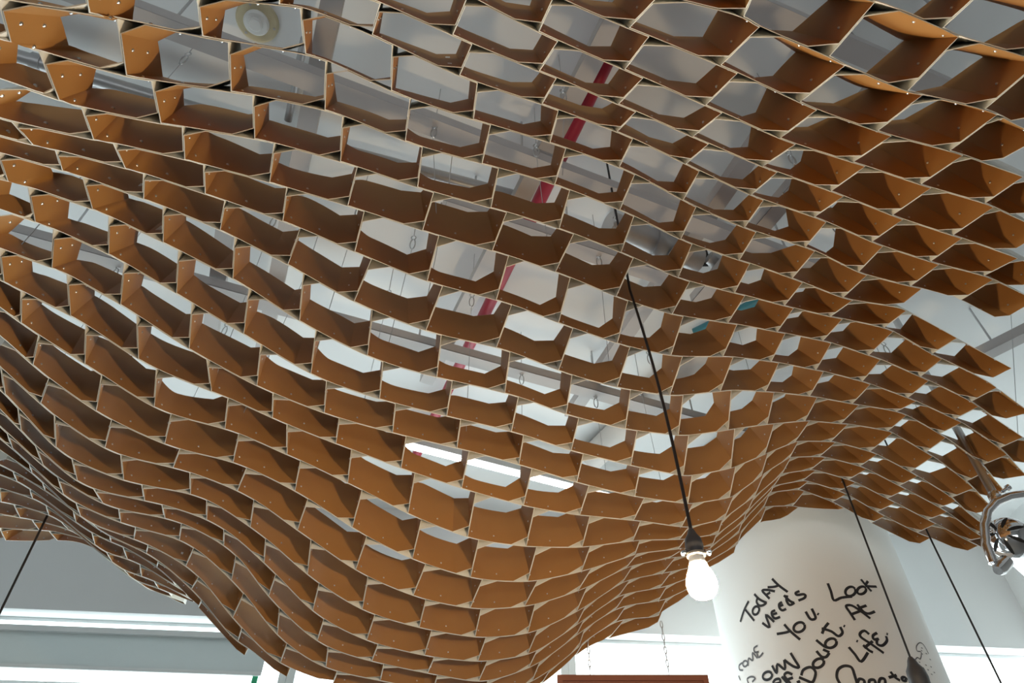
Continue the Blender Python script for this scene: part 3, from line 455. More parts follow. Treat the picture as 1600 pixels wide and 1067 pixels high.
    16.5: [(1.0, [(-1789,1764,2983,-1885,1856,3133), (-1794,1890,3003,-1891,1982,3152), (-1792,2018,3017,-1888,2112,3165), (-1792,2135,3027,-1888,2230,3175), (-1739,2303,3003,-1826,2404,3152), (-1735,2395,3018,-1818,2499,3167), (-1628,2554,3022,-1704,2656,3176), (-1604,2636,3044,-1678,2734,3201), (-1473,2773,3057,-1538,2863,3224), (-1434,2852,3059,-1495,2938,3230), (-1291,3009,2982,-1344,3094,3155), (-1246,3086,2951,-1298,3173,3124), (-1097,3234,2822,-1149,3326,2992), (-1058,3291,2800,-1109,3384,2970), (-886,3400,2731,-932,3494,2901), (-837,3446,2728,-881,3540,2899), (-642,3526,2711,-681,3622,2882), (-506,3587,2704,-542,3684,2875), (-396,3642,2699,-431,3741,2870), (-278,3699,2695,-312,3799,2864), (-157,3750,2705,-190,3851,2874), (-21,3792,2742,-53,3893,2911), (106,3826,2804,75,3925,2975), (205,3859,2870,173,3955,3043), (368,3869,2993,333,3959,3169), (398,3922,3033,362,4008,3210), (591,3928,3150,552,4009,3329), (656,3981,3188,615,4060,3367), (862,4010,3224,822,4093,3401), (905,4068,3271,864,4148,3450), (1073,4077,3367,1034,4156,3547)])],
    17.5: [(1.5, [(-1856,1974,3016,-1953,2070,3162), (-1851,2101,3034,-1947,2197,3180), (-1843,2224,3049,-1937,2322,3196), (-1853,2321,3064,-1944,2419,3212), (-1774,2504,3024,-1853,2618,3168), (-1762,2596,3036,-1839,2709,3182), (-1657,2741,3045,-1731,2850,3196), (-1629,2823,3059,-1700,2930,3211), (-1503,2968,3030,-1566,3071,3189), (-1463,3049,3014,-1524,3148,3177), (-1319,3212,2892,-1377,3313,3054), (-1284,3275,2866,-1342,3376,3028), (-1111,3412,2756,-1167,3513,2919), (-1070,3459,2747,-1124,3558,2912), (-877,3553,2707,-924,3650,2875), (-713,3622,2683,-756,3720,2852), (-572,3680,2669,-612,3780,2838), (-448,3733,2663,-486,3834,2831), (-329,3785,2665,-366,3887,2833), (-207,3833,2679,-243,3935,2847), (-82,3875,2708,-116,3977,2877), (41,3912,2756,8,4012,2926), (158,3943,2824,125,4040,2995), (262,3972,2906,228,4064,3080), (358,4003,2991,322,4090,3167), (454,4040,3062,416,4123,3240), (566,4082,3117,525,4162,3296), (718,4116,3168,676,4197,3346), (874,4145,3219,832,4227,3397)])],
    18.5: [(1.5, [(-1944,2042,3022,-2040,2143,3166), (-1951,2155,3052,-2046,2255,3196), (-1950,2267,3081,-2044,2367,3226), (-1906,2414,3089,-1995,2516,3236), (-1853,2562,3081,-1933,2671,3228), (-1807,2692,3071,-1882,2806,3217), (-1791,2782,3081,-1865,2896,3228), (-1684,2927,3072,-1756,3042,3220), (-1657,3008,3073,-1725,3123,3222), (-1534,3160,3006,-1596,3270,3161), (-1500,3234,2983,-1561,3342,3139), (-1336,3396,2850,-1396,3504,3008), (-1295,3450,2835,-1354,3555,2995), (-1116,3576,2730,-1172,3680,2892)])],
    19.5: [(1.5, [(-2021,2127,3032,-2115,2233,3173), (-2015,2248,3068,-2109,2352,3210), (-2003,2368,3102,-2095,2471,3246), (-2009,2468,3126,-2099,2573,3271), (-1901,2675,3091,-1977,2794,3232), (-1878,2782,3097,-1951,2901,3240), (-1845,2885,3108,-1918,3003,3252), (-1826,2968,3123,-1899,3085,3268), (-1716,3116,3096,-1784,3236,3240), (-1661,3218,3069,-1725,3337,3217), (-1560,3350,2996,-1622,3464,3149), (-1460,3466,2917,-1521,3576,3072), (-1351,3571,2832,-1411,3680,2988)])],
    20.5: [(1.5, [(-2110,2215,3029,-2201,2329,3165), (-2114,2326,3070,-2206,2438,3208), (-2111,2436,3111,-2202,2547,3251), (-2067,2573,3147,-2153,2684,3289), (-2063,2673,3169,-2145,2786,3311), (-1925,2904,3104,-1996,3031,3242), (-1911,2997,3112,-1981,3125,3249), (-1865,3099,3129,-1936,3224,3268), (-1838,3183,3141,-1907,3308,3281), (-1701,3342,3100,-1764,3460,3250), (-1680,3413,3103,-1741,3524,3257)])],
    21.5: [(1.5, [(-2186,2319,3030,-2274,2440,3162), (-2180,2438,3075,-2268,2557,3209), (-2174,2551,3117,-2260,2670,3253), (-2184,2643,3157,-2268,2761,3294), (-2121,2787,3189,-2198,2909,3327), (-2112,2885,3206,-2185,3009,3345), (-1950,3125,3128,-2019,3258,3261), (-1927,3221,3131,-1995,3355,3262), (-1886,3317,3143,-1952,3451,3276), (-1854,3403,3155,-1919,3533,3292), (-1729,3548,3134,-1789,3659,3290), (-1723,3615,3146,-1782,3721,3305)])],
    22.5: [(2.0, [(-2270,2540,3074,-2354,2668,3203), (-2253,2658,3122,-2335,2785,3253), (-2233,2772,3167,-2311,2900,3300), (-2239,2860,3205,-2314,2989,3339), (-2157,3009,3236,-2226,3136,3374), (-2148,3100,3253,-2216,3225,3394), (-1967,3348,3159,-2033,3485,3289), (-1958,3429,3168,-2023,3566,3298), (-1896,3536,3178,-1959,3668,3315), (-1870,3621,3190,-1931,3745,3335), (-1774,3746,3187,-1831,3850,3348)])],
    23.5: [(2.0, [(-2386,2631,3061,-2465,2769,3182), (-2380,2740,3109,-2458,2877,3233), (-2361,2853,3158,-2435,2989,3284), (-2284,2993,3224,-2352,3130,3353), (-2291,3073,3263,-2357,3209,3395), (-2181,3232,3295,-2247,3354,3439), (-2193,3301,3316,-2259,3423,3461), (-1992,3561,3202,-2055,3698,3333), (-1981,3642,3213,-2043,3777,3347), (-1911,3755,3221,-1971,3876,3369), (-1884,3842,3235,-1942,3954,3391)])],
    24.5: [(2.0, [(-2474,2742,3065,-2548,2886,3182), (-2451,2862,3115,-2523,3006,3234), (-2414,2988,3167,-2482,3132,3287), (-2373,3105,3225,-2436,3250,3347), (-2331,3213,3285,-2392,3354,3414), (-2288,3321,3329,-2351,3451,3467), (-2229,3443,3340,-2294,3568,3483), (-2113,3613,3307,-2177,3742,3445), (-2006,3772,3264,-2067,3901,3404), (-1961,3878,3261,-2020,3998,3410), (-1926,3976,3269,-1984,4085,3427)])],
}
ROWS = {  # row: (first side wall, last side wall)
    -6: (5, 8), -5: (2.5, 8.5), -4: (2, 9), -3: (1.5, 10.5), -2: (1, 11), -1: (0.5, 12.5), 0: (-1, 13), 1: (-1.5, 11.5), 2: (-1, 14), 3: (-0.5, 15.5), 4: (-1, 17), 5: (-0.5, 17.5), 6: (-1, 18), 7: (-0.5, 18.5), 8: (0, 20), 9: (-0.5, 20.5), 10: (0, 20), 11: (0.5, 19.5), 12: (1, 18), 13: (0.5, 17.5), 14: (1, 16), 15: (1.5, 15.5), 16: (1, 16), 17: (1.5, 15.5), 18: (2, 8), 19: (1.5, 7.5), 20: (2, 6), 21: (1.5, 6.5), 22: (2, 7), 23: (2.5, 6.5), 24: (2, 7),
}
HEIGHT = {  # row: {cell: height of its band against the usual 200 mm}
    -6: {5: 1.23, 6: 1.33, 7: 1.24},
    -5: {4.5: 1.26, 5.5: 1.3, 6.5: 1.27, 7.5: 1.28},
    -4: {4: 1.07, 5: 0.54, 6: 1.31, 7: 1.25, 8: 1.32},
    -3: {3.5: 0.75, 4.5: 0.85, 5.5: 0.41, 6.5: 1.23, 7.5: 1.33, 8.5: 1.23, 9.5: 1.33},
    -2: {3: 0.78, 4: 0.73, 5: 0.73, 6: 0.57, 7: 0.45, 8: 1.25, 9: 1.3, 10: 1.27},
    -1: {2.5: 1.35, 3.5: 0.91, 4.5: 1.15, 5.5: 1.08, 6.5: 0.57, 7.5: 0.38, 8.5: 1.26, 9.5: 1.3, 10.5: 1.25, 11.5: 1.31},
    0: {1: 0.67, 2: 0.5, 3: 0.81, 4: 0.73, 5: 0.65, 6: 0.52, 7: 0.6, 8: 0.56, 9: 0.38, 10: 1.23, 11: 1.33, 12: 1.03},
    1: {-0.5: 1.35, 0.5: 1.35, 1.5: 1.35, 2.5: 1.3, 3.5: 0.55, 4.5: 0.5, 5.5: 0.44, 6.5: 0.43, 7.5: 0.49, 9.5: 1.24, 10.5: 1.32},
    2: {0: 1.15, 1: 1.35, 2: 1.33, 3: 0.91, 4: 0.47, 5: 0.76, 6: 0.78, 7: 0.72, 8: 0.79, 10: 1.08, 11: 1.09, 12: 1.07, 13: 1.1},
    3: {0.5: 1.23, 1.5: 1.05, 2.5: 0.92, 3.5: 1.35, 4.5: 1.21, 5.5: 1.13, 6.5: 0.98, 7.5: 1.09, 10.5: 1.12, 11.5: 1.04, 12.5: 1.13, 13.5: 1.03, 14.5: 1.13},
    4: {0: 1.05, 1: 0.98, 2: 1.15, 3: 1.35, 4: 0.85, 5: 0.51, 6: 0.42, 7: 0.38, 8: 0.47, 9: 1.28, 10: 0.92, 11: 0.53, 12: 1.13, 13: 1.04, 14: 1.12, 15: 1.05, 16: 1.11},
    5: {0.5: 1.35, 1.5: 1.16, 2.5: 1.35, 3.5: 1.33, 4.5: 1.15, 5.5: 1.1, 6.5: 0.97, 7.5: 0.86, 8.5: 0.71, 9.5: 0.79, 10.5: 1.32, 11.5: 0.63, 12.5: 1.07, 13.5: 1.09, 14.5: 1.08, 15.5: 1.07, 16.5: 1.1},
    6: {0: 1.35, 1: 1.35, 2: 1.35, 3: 1.35, 4: 1.29, 5: 0.92, 6: 0.61, 7: 0.58, 8: 0.57, 9: 0.86, 10: 0.74, 11: 0.77, 12: 1.11, 13: 1.05, 14: 1.12, 15: 1.04, 16: 1.12, 17: 1.03},
    7: {0.5: 1.35, 1.5: 1.35, 2.5: 1.17, 3.5: 1.35, 4.5: 0.87, 5.5: 0.68, 6.5: 0.97, 7.5: 0.86, 8.5: 0.56, 9.5: 0.75, 10.5: 1.17, 12.5: 1.03, 13.5: 1.13, 14.5: 1.03, 15.5: 1.13, 16.5: 1.04, 17.5: 1.12},
    8: {1: 1.35, 2: 1.35, 3: 1.35, 4: 1.03, 5: 0.95, 13: 1.11, 14: 1.05, 15: 1.1, 16: 1.06, 17: 1.09, 18: 1.08, 19: 1.08},
    9: {0.5: 1.35, 1.5: 1.35, 2.5: 1.35, 6.5: 0.63, 7.5: 0.44, 8.5: 0.67, -0.5: 1.14, 3.5: 1.14, 4.5: 1.25, 5.5: 1.15, 9.5: 1.18, 14.5: 1.06, 15.5: 1.1, 16.5: 1.05, 17.5: 1.11, 18.5: 1.04, 19.5: 1.12},
    10: {2: 1.35, 3: 0.79, 6: 0.97, 0: 1.25, 1: 1.16, 4: 1.22, 5: 1.19, 7: 1.21, 8: 1.19, 9: 1.22, 10: 1.17, 11: 1.24, 15: 1.13, 16: 1.03, 17: 1.13, 18: 1.03, 19: 1.13},
    11: {7.5: 1.01, 6.5: 1.08, 0.5: 1.2, 1.5: 1.19, 2.5: 1.22, 3.5: 1.17, 4.5: 1.23, 5.5: 1.16, 8.5: 1.26, 9.5: 1.14, 10.5: 1.26, 11.5: 1.14, 15.5: 1.04, 16.5: 1.12, 17.5: 1.05, 18.5: 1.11},
    12: {6: 0.97, 7: 0.91, 1: 1.15, 2: 1.25, 3: 1.14, 4: 1.26, 5: 1.14, 8: 1.26, 9: 1.15, 10: 1.25, 11: 1.16, 12: 1.23, 16: 1.08, 17: 1.08},
    13: {0.5: 1.14, 1.5: 1.26, 2.5: 1.15, 3.5: 1.25, 4.5: 1.16, 5.5: 1.24, 6.5: 1.17, 7.5: 1.22, 8.5: 1.18, 9.5: 1.21, 10.5: 1.2, 11.5: 1.19, 12.5: 1.22, 16.5: 1.12},
    14: {1: 1.23, 2: 1.18, 3: 1.21, 4: 1.2, 5: 1.19, 6: 1.21, 7: 1.18, 8: 1.23, 9: 1.16, 10: 1.24, 11: 1.15, 12: 1.25, 13: 1.14},
    15: {1.5: 1.23, 2.5: 1.17, 3.5: 1.24, 4.5: 1.15, 5.5: 1.25, 6.5: 1.14, 7.5: 1.26, 8.5: 1.14, 9.5: 1.26, 10.5: 1.14, 11.5: 1.26, 12.5: 1.15, 13.5: 1.25},
    16: {1: 1.26, 2: 1.14, 3: 1.26, 4: 1.14, 5: 1.26, 6: 1.14, 7: 1.25, 8: 1.15, 9: 1.24, 10: 1.16, 11: 1.23, 12: 1.18, 13: 1.21, 14: 1.2},
    17: {1.5: 1.15, 2.5: 1.24, 3.5: 1.16, 4.5: 1.23, 5.5: 1.18, 6.5: 1.22, 7.5: 1.19, 8.5: 1.2, 9.5: 1.21, 10.5: 1.18, 11.5: 1.23, 12.5: 1.17, 13.5: 1.24, 14.5: 1.15},
    18: {2: 1.2, 3: 1.21, 4: 1.19, 5: 1.22, 6: 1.17, 7: 1.24},
    19: {1.5: 1.16, 2.5: 1.25, 3.5: 1.15, 4.5: 1.25, 5.5: 1.14, 6.5: 1.26},
    20: {2: 1.26, 3: 1.14, 4: 1.26, 5: 1.15},
    21: {1.5: 1.24, 2.5: 1.17, 3.5: 1.22, 4.5: 1.18, 5.5: 1.21},
    22: {2: 1.21, 3: 1.18, 4: 1.23, 5: 1.16, 6: 1.24},
    23: {2.5: 1.15, 3.5: 1.26, 4.5: 1.14, 5.5: 1.26},
    24: {2: 1.14, 3: 1.25, 4: 1.15, 5: 1.24, 6: 1.16},
}
NODE = {}
for b, runs in SEAMS.items():
    for u0, pts in runs:
        for k, q in enumerate(pts):
            NODE[(b, u0 + 0.5 * k)] = (Vector(q[:3]) / 1000, Vector(q[3:]) / 1000)


def seam(b, u):
    """smooth point on seam b at u: lower and upper rim"""
    k = math.floor(u * 2 + 1e-6) / 2
    t = (u - k) * 2
    p1 = NODE.get((b, k))
    if t < 1e-6:
        return p1
    p2 = NODE[(b, k + 0.5)]
    p0 = NODE.get((b, k - 0.5)) or tuple(2 * x - y for x, y in zip(p1, p2))
    p3 = NODE.get((b, k + 1)) or tuple(2 * y - x for x, y in zip(p1, p2))
    out = []
    for a, c, d, e in zip(p0, p1, p2, p3):
        l0, l1, l2 = max((c - a).length, 1e-5), max((d - c).length, 1e-5), max((e - d).length, 1e-5)
        m1 = ((c - a) / l0 * l1 + (d - c) / l1 * l0) / (l0 + l1) * l1
        m2 = ((d - c) / l1 * l2 + (e - d) / l2 * l1) / (l1 + l2) * l1
        out.append(c * (2 * t ** 3 - 3 * t * t + 1) + m1 * (t ** 3 - 2 * t * t + t) + d * (-2 * t ** 3 + 3 * t * t) + m2 * (t ** 3 - t * t))
    return out


def mix(a, b, t):
    return [x.lerp(y, t) for x, y in zip(a, b)]


GAP, THK = 0.0006, 0.0020


def cell_loop(r, a, lvl):
    """closed outline of one cell on the lower (0) or upper (1) rim"""
    cu = 1 / 6
    t, b = r - 0.5, r + 0.5
    L = []
    n = 10
    for k in range(n + 1):
        L.append(seam(t, a + cu + (1 - cu) * k / n)[lvl])
    TR, BR = seam(t, a + 1)[lvl], seam(b, a + 1)[lvl]
    for t_ in (0.24, 0.5, 0.76):
        L.append(TR.lerp(BR, t_))
    for k in range(n + 1):
        L.append(seam(b, a + 1 - cu - (1 - cu) * k / n)[lvl])
    BL, TL = seam(b, a)[lvl], seam(t, a)[lvl]
    for t_ in (0.24, 0.5, 0.76):
        L.append(BL.lerp(TL, t_))
    return L


def inset(L, axis, dist):
    n = len(L)
    c = sum(L, Vector()) / n
    out = []
    for i in range(n):
        d1 = (L[i] - L[i - 1]).normalized()
        d2 = (L[(i + 1) % n] - L[i]).normalized()
        n1, n2 = axis.cross(d1).normalized(), axis.cross(d2).normalized()
        nn = (n1 + n2)
        nn = nn / max(nn.length_squared, 0.6) * 2
        out.append(L[i] + nn * dist)
    return out


RIV = []
WOB = {}


def band_height(b, u):
    """height of the double wall along seam b, set by the cell on its near side"""
    r = round(b - 0.5)
    if r not in ROWS:
        return 1.0

    def f(a):
        if not ROWS[r][0] - 1e-6 <= a <= ROWS[r][1] - 1 + 1e-6:
            a = min(max(a, ROWS[r][0]), ROWS[r][1] - 1)
        v = HEIGHT.get(r, {}).get(a)
        return v if v is not None else WOB.setdefault((r, a), random.uniform(0.92, 1.05))
    k = math.floor(u - ROWS[r][0] - 0.5 + 1e-9)
    a0 = ROWS[r][0] + k
    t = u - (a0 + 0.5)
    t = t * t * (3 - 2 * t)
    return f(a0) * (1 - t) + f(a0 + 1) * t


def loop_heights(r, a):
    cu, t, b, n = 1 / 6, r - 0.5, r + 0.5, 10
    H = [band_height(t, a + cu + (1 - cu) * k / n) for k in range(n + 1)]
    h0, h1 = band_height(t, a + 1), band_height(b, a + 1)
    H += [h0 + (h1 - h0) * s for s in (0.24, 0.5, 0.76)]
    H += [band_height(b, a + 1 - cu - (1 - cu) * k / n) for k in range(n + 1)]
    h0, h1 = band_height(b, a), band_height(t, a)
    return H + [h0 + (h1 - h0) * s for s in (0.24, 0.5, 0.76)]


def cell_bm(r, a):
    lo, hi = cell_loop(r, a, 0), cell_loop(r, a, 1)
    hi = [p.lerp(q, h) for p, q, h in zip(lo, hi, loop_heights(r, a))]
    ax = (sum(hi, Vector()) - sum(lo, Vector())).normalized()
    # orientation so that inset goes inwards
    area = Vector()
    c = sum(lo, Vector()) / len(lo)
    for i in range(len(lo)):
        area += (lo[i - 1] - c).cross(lo[i] - c)
    axs = ax if area.dot(ax) > 0 else -ax
    mid = [p.lerp(q, 0.5) for p, q in zip(lo, hi)]
    rings = []
    for L in (lo, hi, mid):
        rings.append(inset(L, axs, GAP))
        rings.append(inset(L, axs, GAP + THK))
    bm = bmesh.new()
    V = [[bm.verts.new(p) for p in L] for L in rings]     # lo, hi, mid: outer, inner
    n = len(lo)
    for i in range(n):
        j = (i + 1) % n
        for A, B, m in ((0, 1, 1), (3, 2, 1), (1, 5, 0), (5, 3, 0), (2, 4, 1), (4, 0, 1)):
            bm.faces.new((V[A][i], V[A][j], V[B][j], V[B][i])).material_index = m
    bmesh.ops.recalc_face_normals(bm, faces=bm.faces)
    # rivets on the inner faces
    inn_lo, inn_hi = rings[1], rings[3]
    for seg, s, h in ((2, 0.0, 0.16), (8, 0.0, 0.16), (12, 0.0, 0.22), (16, 0.0, 0.18), (22, 0.0, 0.18), (26, 0.0, 0.22), (26, 0.0, 0.62)):
        i = seg % n
        k = (i + (1 if s > 0 else -1)) % n
        p = inn_lo[i].lerp(inn_lo[k], abs(s)); q = inn_hi[i].lerp(inn_hi[k], abs(s))
        P = p.lerp(q, h)
        d = (inn_lo[(i + 1) % n] - inn_lo[i - 1]).normalized() if s == 0 else (inn_lo[k] - inn_lo[i]).normalized()
        nn = ax.cross(d).normalized()
        if nn.dot(c + ax * 0.08 - P) < 0:
            nn = -nn
        RIV.append((P, nn))
    return bm, c


canopy = tag(empty('honeycomb_canopy', (0.4, 2.4, 3.3)), 'wavy suspended honeycomb canopy of folded tan board cells under the ceiling', 'canopy')
todo = []
for r, (u0, u1) in ROWS.items():
    a = u0
    while a + 1 <= u1 + 1e-6:
        ok = all((b, u) in NODE for b in (r - 0.5, r + 0.5) for u in (a, a + 0.5, a + 1))
        if ok:
            todo.append((r, a))
        a += 1


def seen_area(r, a):
    pts = []
    for p in cell_loop(r, a, 0):
        q = p - EYE
        z = q.dot(F_)
        pts.append((min(max(800 + FPX * q.dot(R_) / z, 0), 1600), min(max(533.5 - FPX * q.dot(U_) / z, 0), 1067)))
    return abs(sum(x0 * y1 - x1 * y0 for (x0, y0), (x1, y1) in zip(pts, pts[1:] + pts[:1]))) / 2


todo.sort(key=lambda k: -seen_area(*k))
fringe = bmesh.new()
for i, (r, a) in enumerate(todo):
    bm, c = cell_bm(r, a)
    if i < 300:
        obj('cell', bm, [M['veneer'], M['cream']], canopy, smooth=32)
    else:
        me = bpy.data.meshes.new('tmp'); bm.to_mesh(me); bm.free()
        fringe.from_mesh(me); bpy.data.meshes.remove(me)
if len(fringe.verts):
    tag(obj('edge_cells', fringe, [M['veneer'], M['cream']], canopy, smooth=32), kind='stuff')
bm = bmesh.new()
for P, nn in RIV:
    _, s, t = frame_of(nn)
    rr = 0.0042
    base = [bm.verts.new(P + (s * math.cos(k * math.pi / 3) + t * math.sin(k * math.pi / 3)) * rr) for k in range(6)]
    mid = [bm.verts.new(P + nn * 0.0028 + (s * math.cos(k * math.pi / 3) + t * math.sin(k * math.pi / 3)) * rr * 0.65) for k in range(6)]
    for k in range(6):
        bm.faces.new((base[k], base[(k + 1) % 6], mid[(k + 1) % 6], mid[k]))
    bm.faces.new(mid)
tag(obj('rivets', bm, M['steel'], canopy, smooth=80), kind='stuff')

# ------------------------------------------------------------------ ceiling services
ZS = 4.46


def strut(a, b, z=ZS, label='', w=0.085, ext0=0.0, ext1=0.0):
    A, B = at_z(*a, z), at_z(*b, z)
    d = (B - A).normalized()
    A, B = A - d * ext0, B + d * ext1
    root = tag(empty('strut_rail', (A + B) / 2), label, 'rail', 'struts under the ceiling')
    bm = bmesh.new()
    up = Vector((0, 0, 1)); s = d.cross(up).normalized()
    for o, ww, hh in ((up * -0.028, w, 0.006), (s * (w / 2 - 0.003), 0.006, 0.062), (s * -(w / 2 - 0.003), 0.006, 0.062),
                      (up * 0.028 + s * w * 0.33, w * 0.28, 0.006), (up * 0.028 - s * w * 0.33, w * 0.28, 0.006)):
        bar(bm, A + o, B + o, ww, hh)
    obj('channel', bm, M['strut'], root)
    for t in (0.12, 0.5, 0.88):
        P = A.lerp(B, t)
        bm = bmesh.new(); tube(bm, [P + up * 0.03, Vector((P.x, P.y, ZC))], 0.006, 8)
        obj('threaded_rod', bm, M['galv'], root, smooth=40)
    return A, B


strut((520, 0), (430, 450), label='grey strut crossing above the near seams beside the smoke alarm', ext0=0.5, ext1=1.0)
strut((362, 290), (338, 460), label='grey strut running over the shaded tan cells by the left cord', ext0=0.0, ext1=0.8)
strut((955, 35), (690, 548), label='grey strut running beside the red pipe', ext0=0.6, ext1=0.3)
strut((1309, 40), (930, 590), label='grey strut passing over the cord of the lit bulb', ext0=0.5, ext1=0.4)
strut((1420, 80), (1194, 346), label='grey strut over the cells near the torn gap', ext0=0.4, ext1=0.6)
strut((230, 27), (1130, 365), z=4.37, label='long grey strut under the silver pipe', ext0=0.4, ext1=0.9)
strut((60, 375), (960, 620), z=4.37, label='long grey strut crossing under the red pipe lower end', ext0=0.5, ext1=1.2)
strut((780, 347), (1020, 425), z=4.37, label='short grey strut below the silver duct', ext0=0.3, ext1=0.2)
strut((1110, -20), (1500, 150), z=4.37, label='grey strut in the shade over the sharp pointed cells', ext0=0.3, ext1=0.6)
strut((1560, 540), (1700, 470), z=4.37, label='grey strut seen through the torn gap', ext0=0.15, ext1=0.5)


def pipe(name, label, cat, pts, z, rad, m, bands=(), n=18):
    P = [at_z(x, y, z) for x, y in pts]
    root = tag(empty(name, (P[0] + P[-1]) / 2), label, cat)
    bm = bmesh.new(); tube(bm, P, rad, n)
    obj('pipe_run', bm, m, root, smooth=50)
    for t in bands:
        i = min(int(t * (len(P) - 1)), len(P) - 2)
        u = t * (len(P) - 1) - i
        q = P[i].lerp(P[i + 1], u)
        d = (P[i + 1] - P[i]).normalized()
        bm = bmesh.new(); tube(bm, [q - d * 0.02, q + d * 0.02], rad * 1.22, n)
        obj('pipe_clamp', bm, M['galv'], root, smooth=50)
        bm = bmesh.new(); tube(bm, [q + Vector((0, 0, rad)), Vector((q.x, q.y, ZC))], 0.006, 8)
        obj('hanger_rod', bm, M['galv'], root, smooth=50)
    return P


pipe('sprinkler_pipe', 'red sprinkler pipe running under the ceiling', 'pipe', [(985, 20), (948, 95), (800, 402), (648, 716)], 4.585, 0.036, M['red'], (0.15, 0.6))
pipe('conduit_pipe', 'silver pipe crossing over the upper cells', 'pipe', [(-60, 62), (10, 84), (240, 152), (520, 232), (800, 306)], 4.60, 0.034, M['galv'], (0.3, 0.7))
pipe('branch_pipe', 'short thin silver pipe near the smoke alarm', 'pipe', [(476, 60), (450, 188)], 4.64, 0.018, M['galv'])
pipe('air_duct', 'round silver duct above the middle cells', 'duct', [(950, 350), (1090, 408)], 4.60, 0.075, M['galv'], (0.5,))
pipe('flexible_duct', 'beige round duct behind the hanging black cord', 'duct', [(1125, 540), (1070, 580), (1012, 632), (925, 715)], 4.60, 0.098, M['beige'], (0.62,), 24)
pipe('teal_pipe', 'short teal pipe above the right cells', 'pipe', [(1200, 462), (1150, 488), (1085, 520)], 4.62, 0.03, M['teal'])

# smoke alarm
P = at_z(403, 32, ZC)
al = tag(empty('smoke_alarm', P), 'round white smoke alarm in an aged cream ring on the ceiling', 'smoke alarm')
bm = bmesh.new(); lathe(bm, P, [(0.092, 0), (0.092, -0.012), (0.085, -0.018), (0.056, -0.02)], n=32)
obj('base_ring', bm, M['aged'], al, smooth=30)
bm = bmesh.new(); lathe(bm, P, [(0.055, -0.015), (0.055, -0.03), (0.048, -0.04), (0.031, -0.042), (0.03, -0.05), (0.024, -0.054)], n=32)
obj('alarm_body', bm, M['plastic'], al, smooth=30)
for k in range(3):
    t = k * 2.1 + 0.4
    q = P + Vector((math.cos(t) * 0.075, math.sin(t) * 0.075, -0.0185))
    bm = bmesh.new(); lathe(bm, q, [(0.006, 0.002), (0.006, -0.002)], n=10)
    obj('screw', bm, M['galv'], al)

# linear lamps above the bulge
for i, (a, b, lab) in enumerate((((560, 678), (1010, 792), 'slim white fluorescent batten seen through the gap by the bulge'),)):
    A, B = at_z(*a, 4.45), at_z(*b, 4.45)
    root = tag(empty('fluorescent_batten', (A + B) / 2), lab, 'light')
    bm = bmesh.new(); bar(bm, A + Vector((0, 0, 0.035)), B + Vector((0, 0, 0.035)), 0.09, 0.05)
    obj('housing', bm, M['plastic'], root)
    bm = bmesh.new(); tube(bm, [A, B], 0.016, 12)
    obj('tube', bm, M['strip'], root, smooth=50)
    for t in (0.15, 0.85):
        q = A.lerp(B, t)
        bm = bmesh.new(); tube(bm, [q + Vector((0, 0, 0.06)), Vector((q.x, q.y, ZC))], 0.006, 8)
        obj('hanger_rod', bm, M['galv'], root, smooth=50)

# spot fitting above the middle right cells
P = at_z(1108, 412, 4.55)
sp = tag(empty('ceiling_spotlight', P), 'dark bracket spotlight next to the silver duct', 'light')
bm = bmesh.new(); tube(bm, [P + Vector((0, 0, ZC - 4.55)), P + Vector((0, 0, 0.02))], 0.012, 10); obj('stem', bm, M['dark'], sp, smooth=50)
bm = bmesh.new(); lathe(bm, P + Vector((0.05, 0, 0)), [(0.03, -0.07), (0.045, -0.06), (0.045, 0.06), (0.03, 0.08)], Vector((0.8, 0.4, -0.4)), 16); obj('lamp_head', bm, M['galv'], sp, smooth=40)
bm = bmesh.new(); bar(bm, P + Vector((-0.08, 0, 0.0)), P + Vector((0.06, 0, 0.0)), 0.015, 0.03); obj('bracket', bm, M['dark'], sp)

# suspension wires with snap hooks, ceiling to canopy
TOPS = [v[0].lerp(v[1], 0.7) for v in NODE.values()]


def hanger(px, py, zh=4.30):
    h = at_z(px, py, zh)
    # a canopy node below the hook, upper rim
    best = min(TOPS, key=lambda p: (p.x - h.x) ** 2 + (p.y - h.y) ** 2)
    root = tag(empty('suspension_wire', h), 'thin steel wire with snap hook holding up the canopy', 'wire', 'suspension wires of the canopy')
    bm = bmesh.new(); tube(bm, [Vector((h.x, h.y, ZC)), h + Vector((0, 0, 0.06))], 0.0022, 6); tube(bm, [h - Vector((0, 0, 0.05)), best], 0.0015, 6)
    obj('wire', bm, M['galv'], root)
    bm = bmesh.new()
    tube(bm, [h + Vector((0.012 * math.cos(t), 0, 0.045 + 0.014 * math.sin(t))) for t in [k * math.pi / 5 for k in range(10)]], 0.003, 6, closed=True)
    tube(bm, [h + Vector((0.013 * math.cos(t), 0.0, -0.008 + 0.038 * math.sin(t))) for t in [k * math.pi / 6 for k in range(12)]], 0.0034, 6, closed=True)
    obj('snap_hook', bm, M['steel'], root, smooth=60)


for q in ((288, 92), (678, 206), (838, 236), (963, 350), (936, 408), (737, 470), (815, 592), (931, 628), (1305, 356), (1237, 248), (180, 426), (351, 516), (427, 346), (1385, 546),
          (1572, 478), (645, 380), (606, 465), (1015, 560), (560, 330), (880, 150), (1220, 180), (1000, 600), (1140, 470), (480, 420), (1350, 500), (700, 300)):
    hanger(*q)

# ------------------------------------------------------------------ pendant lamps


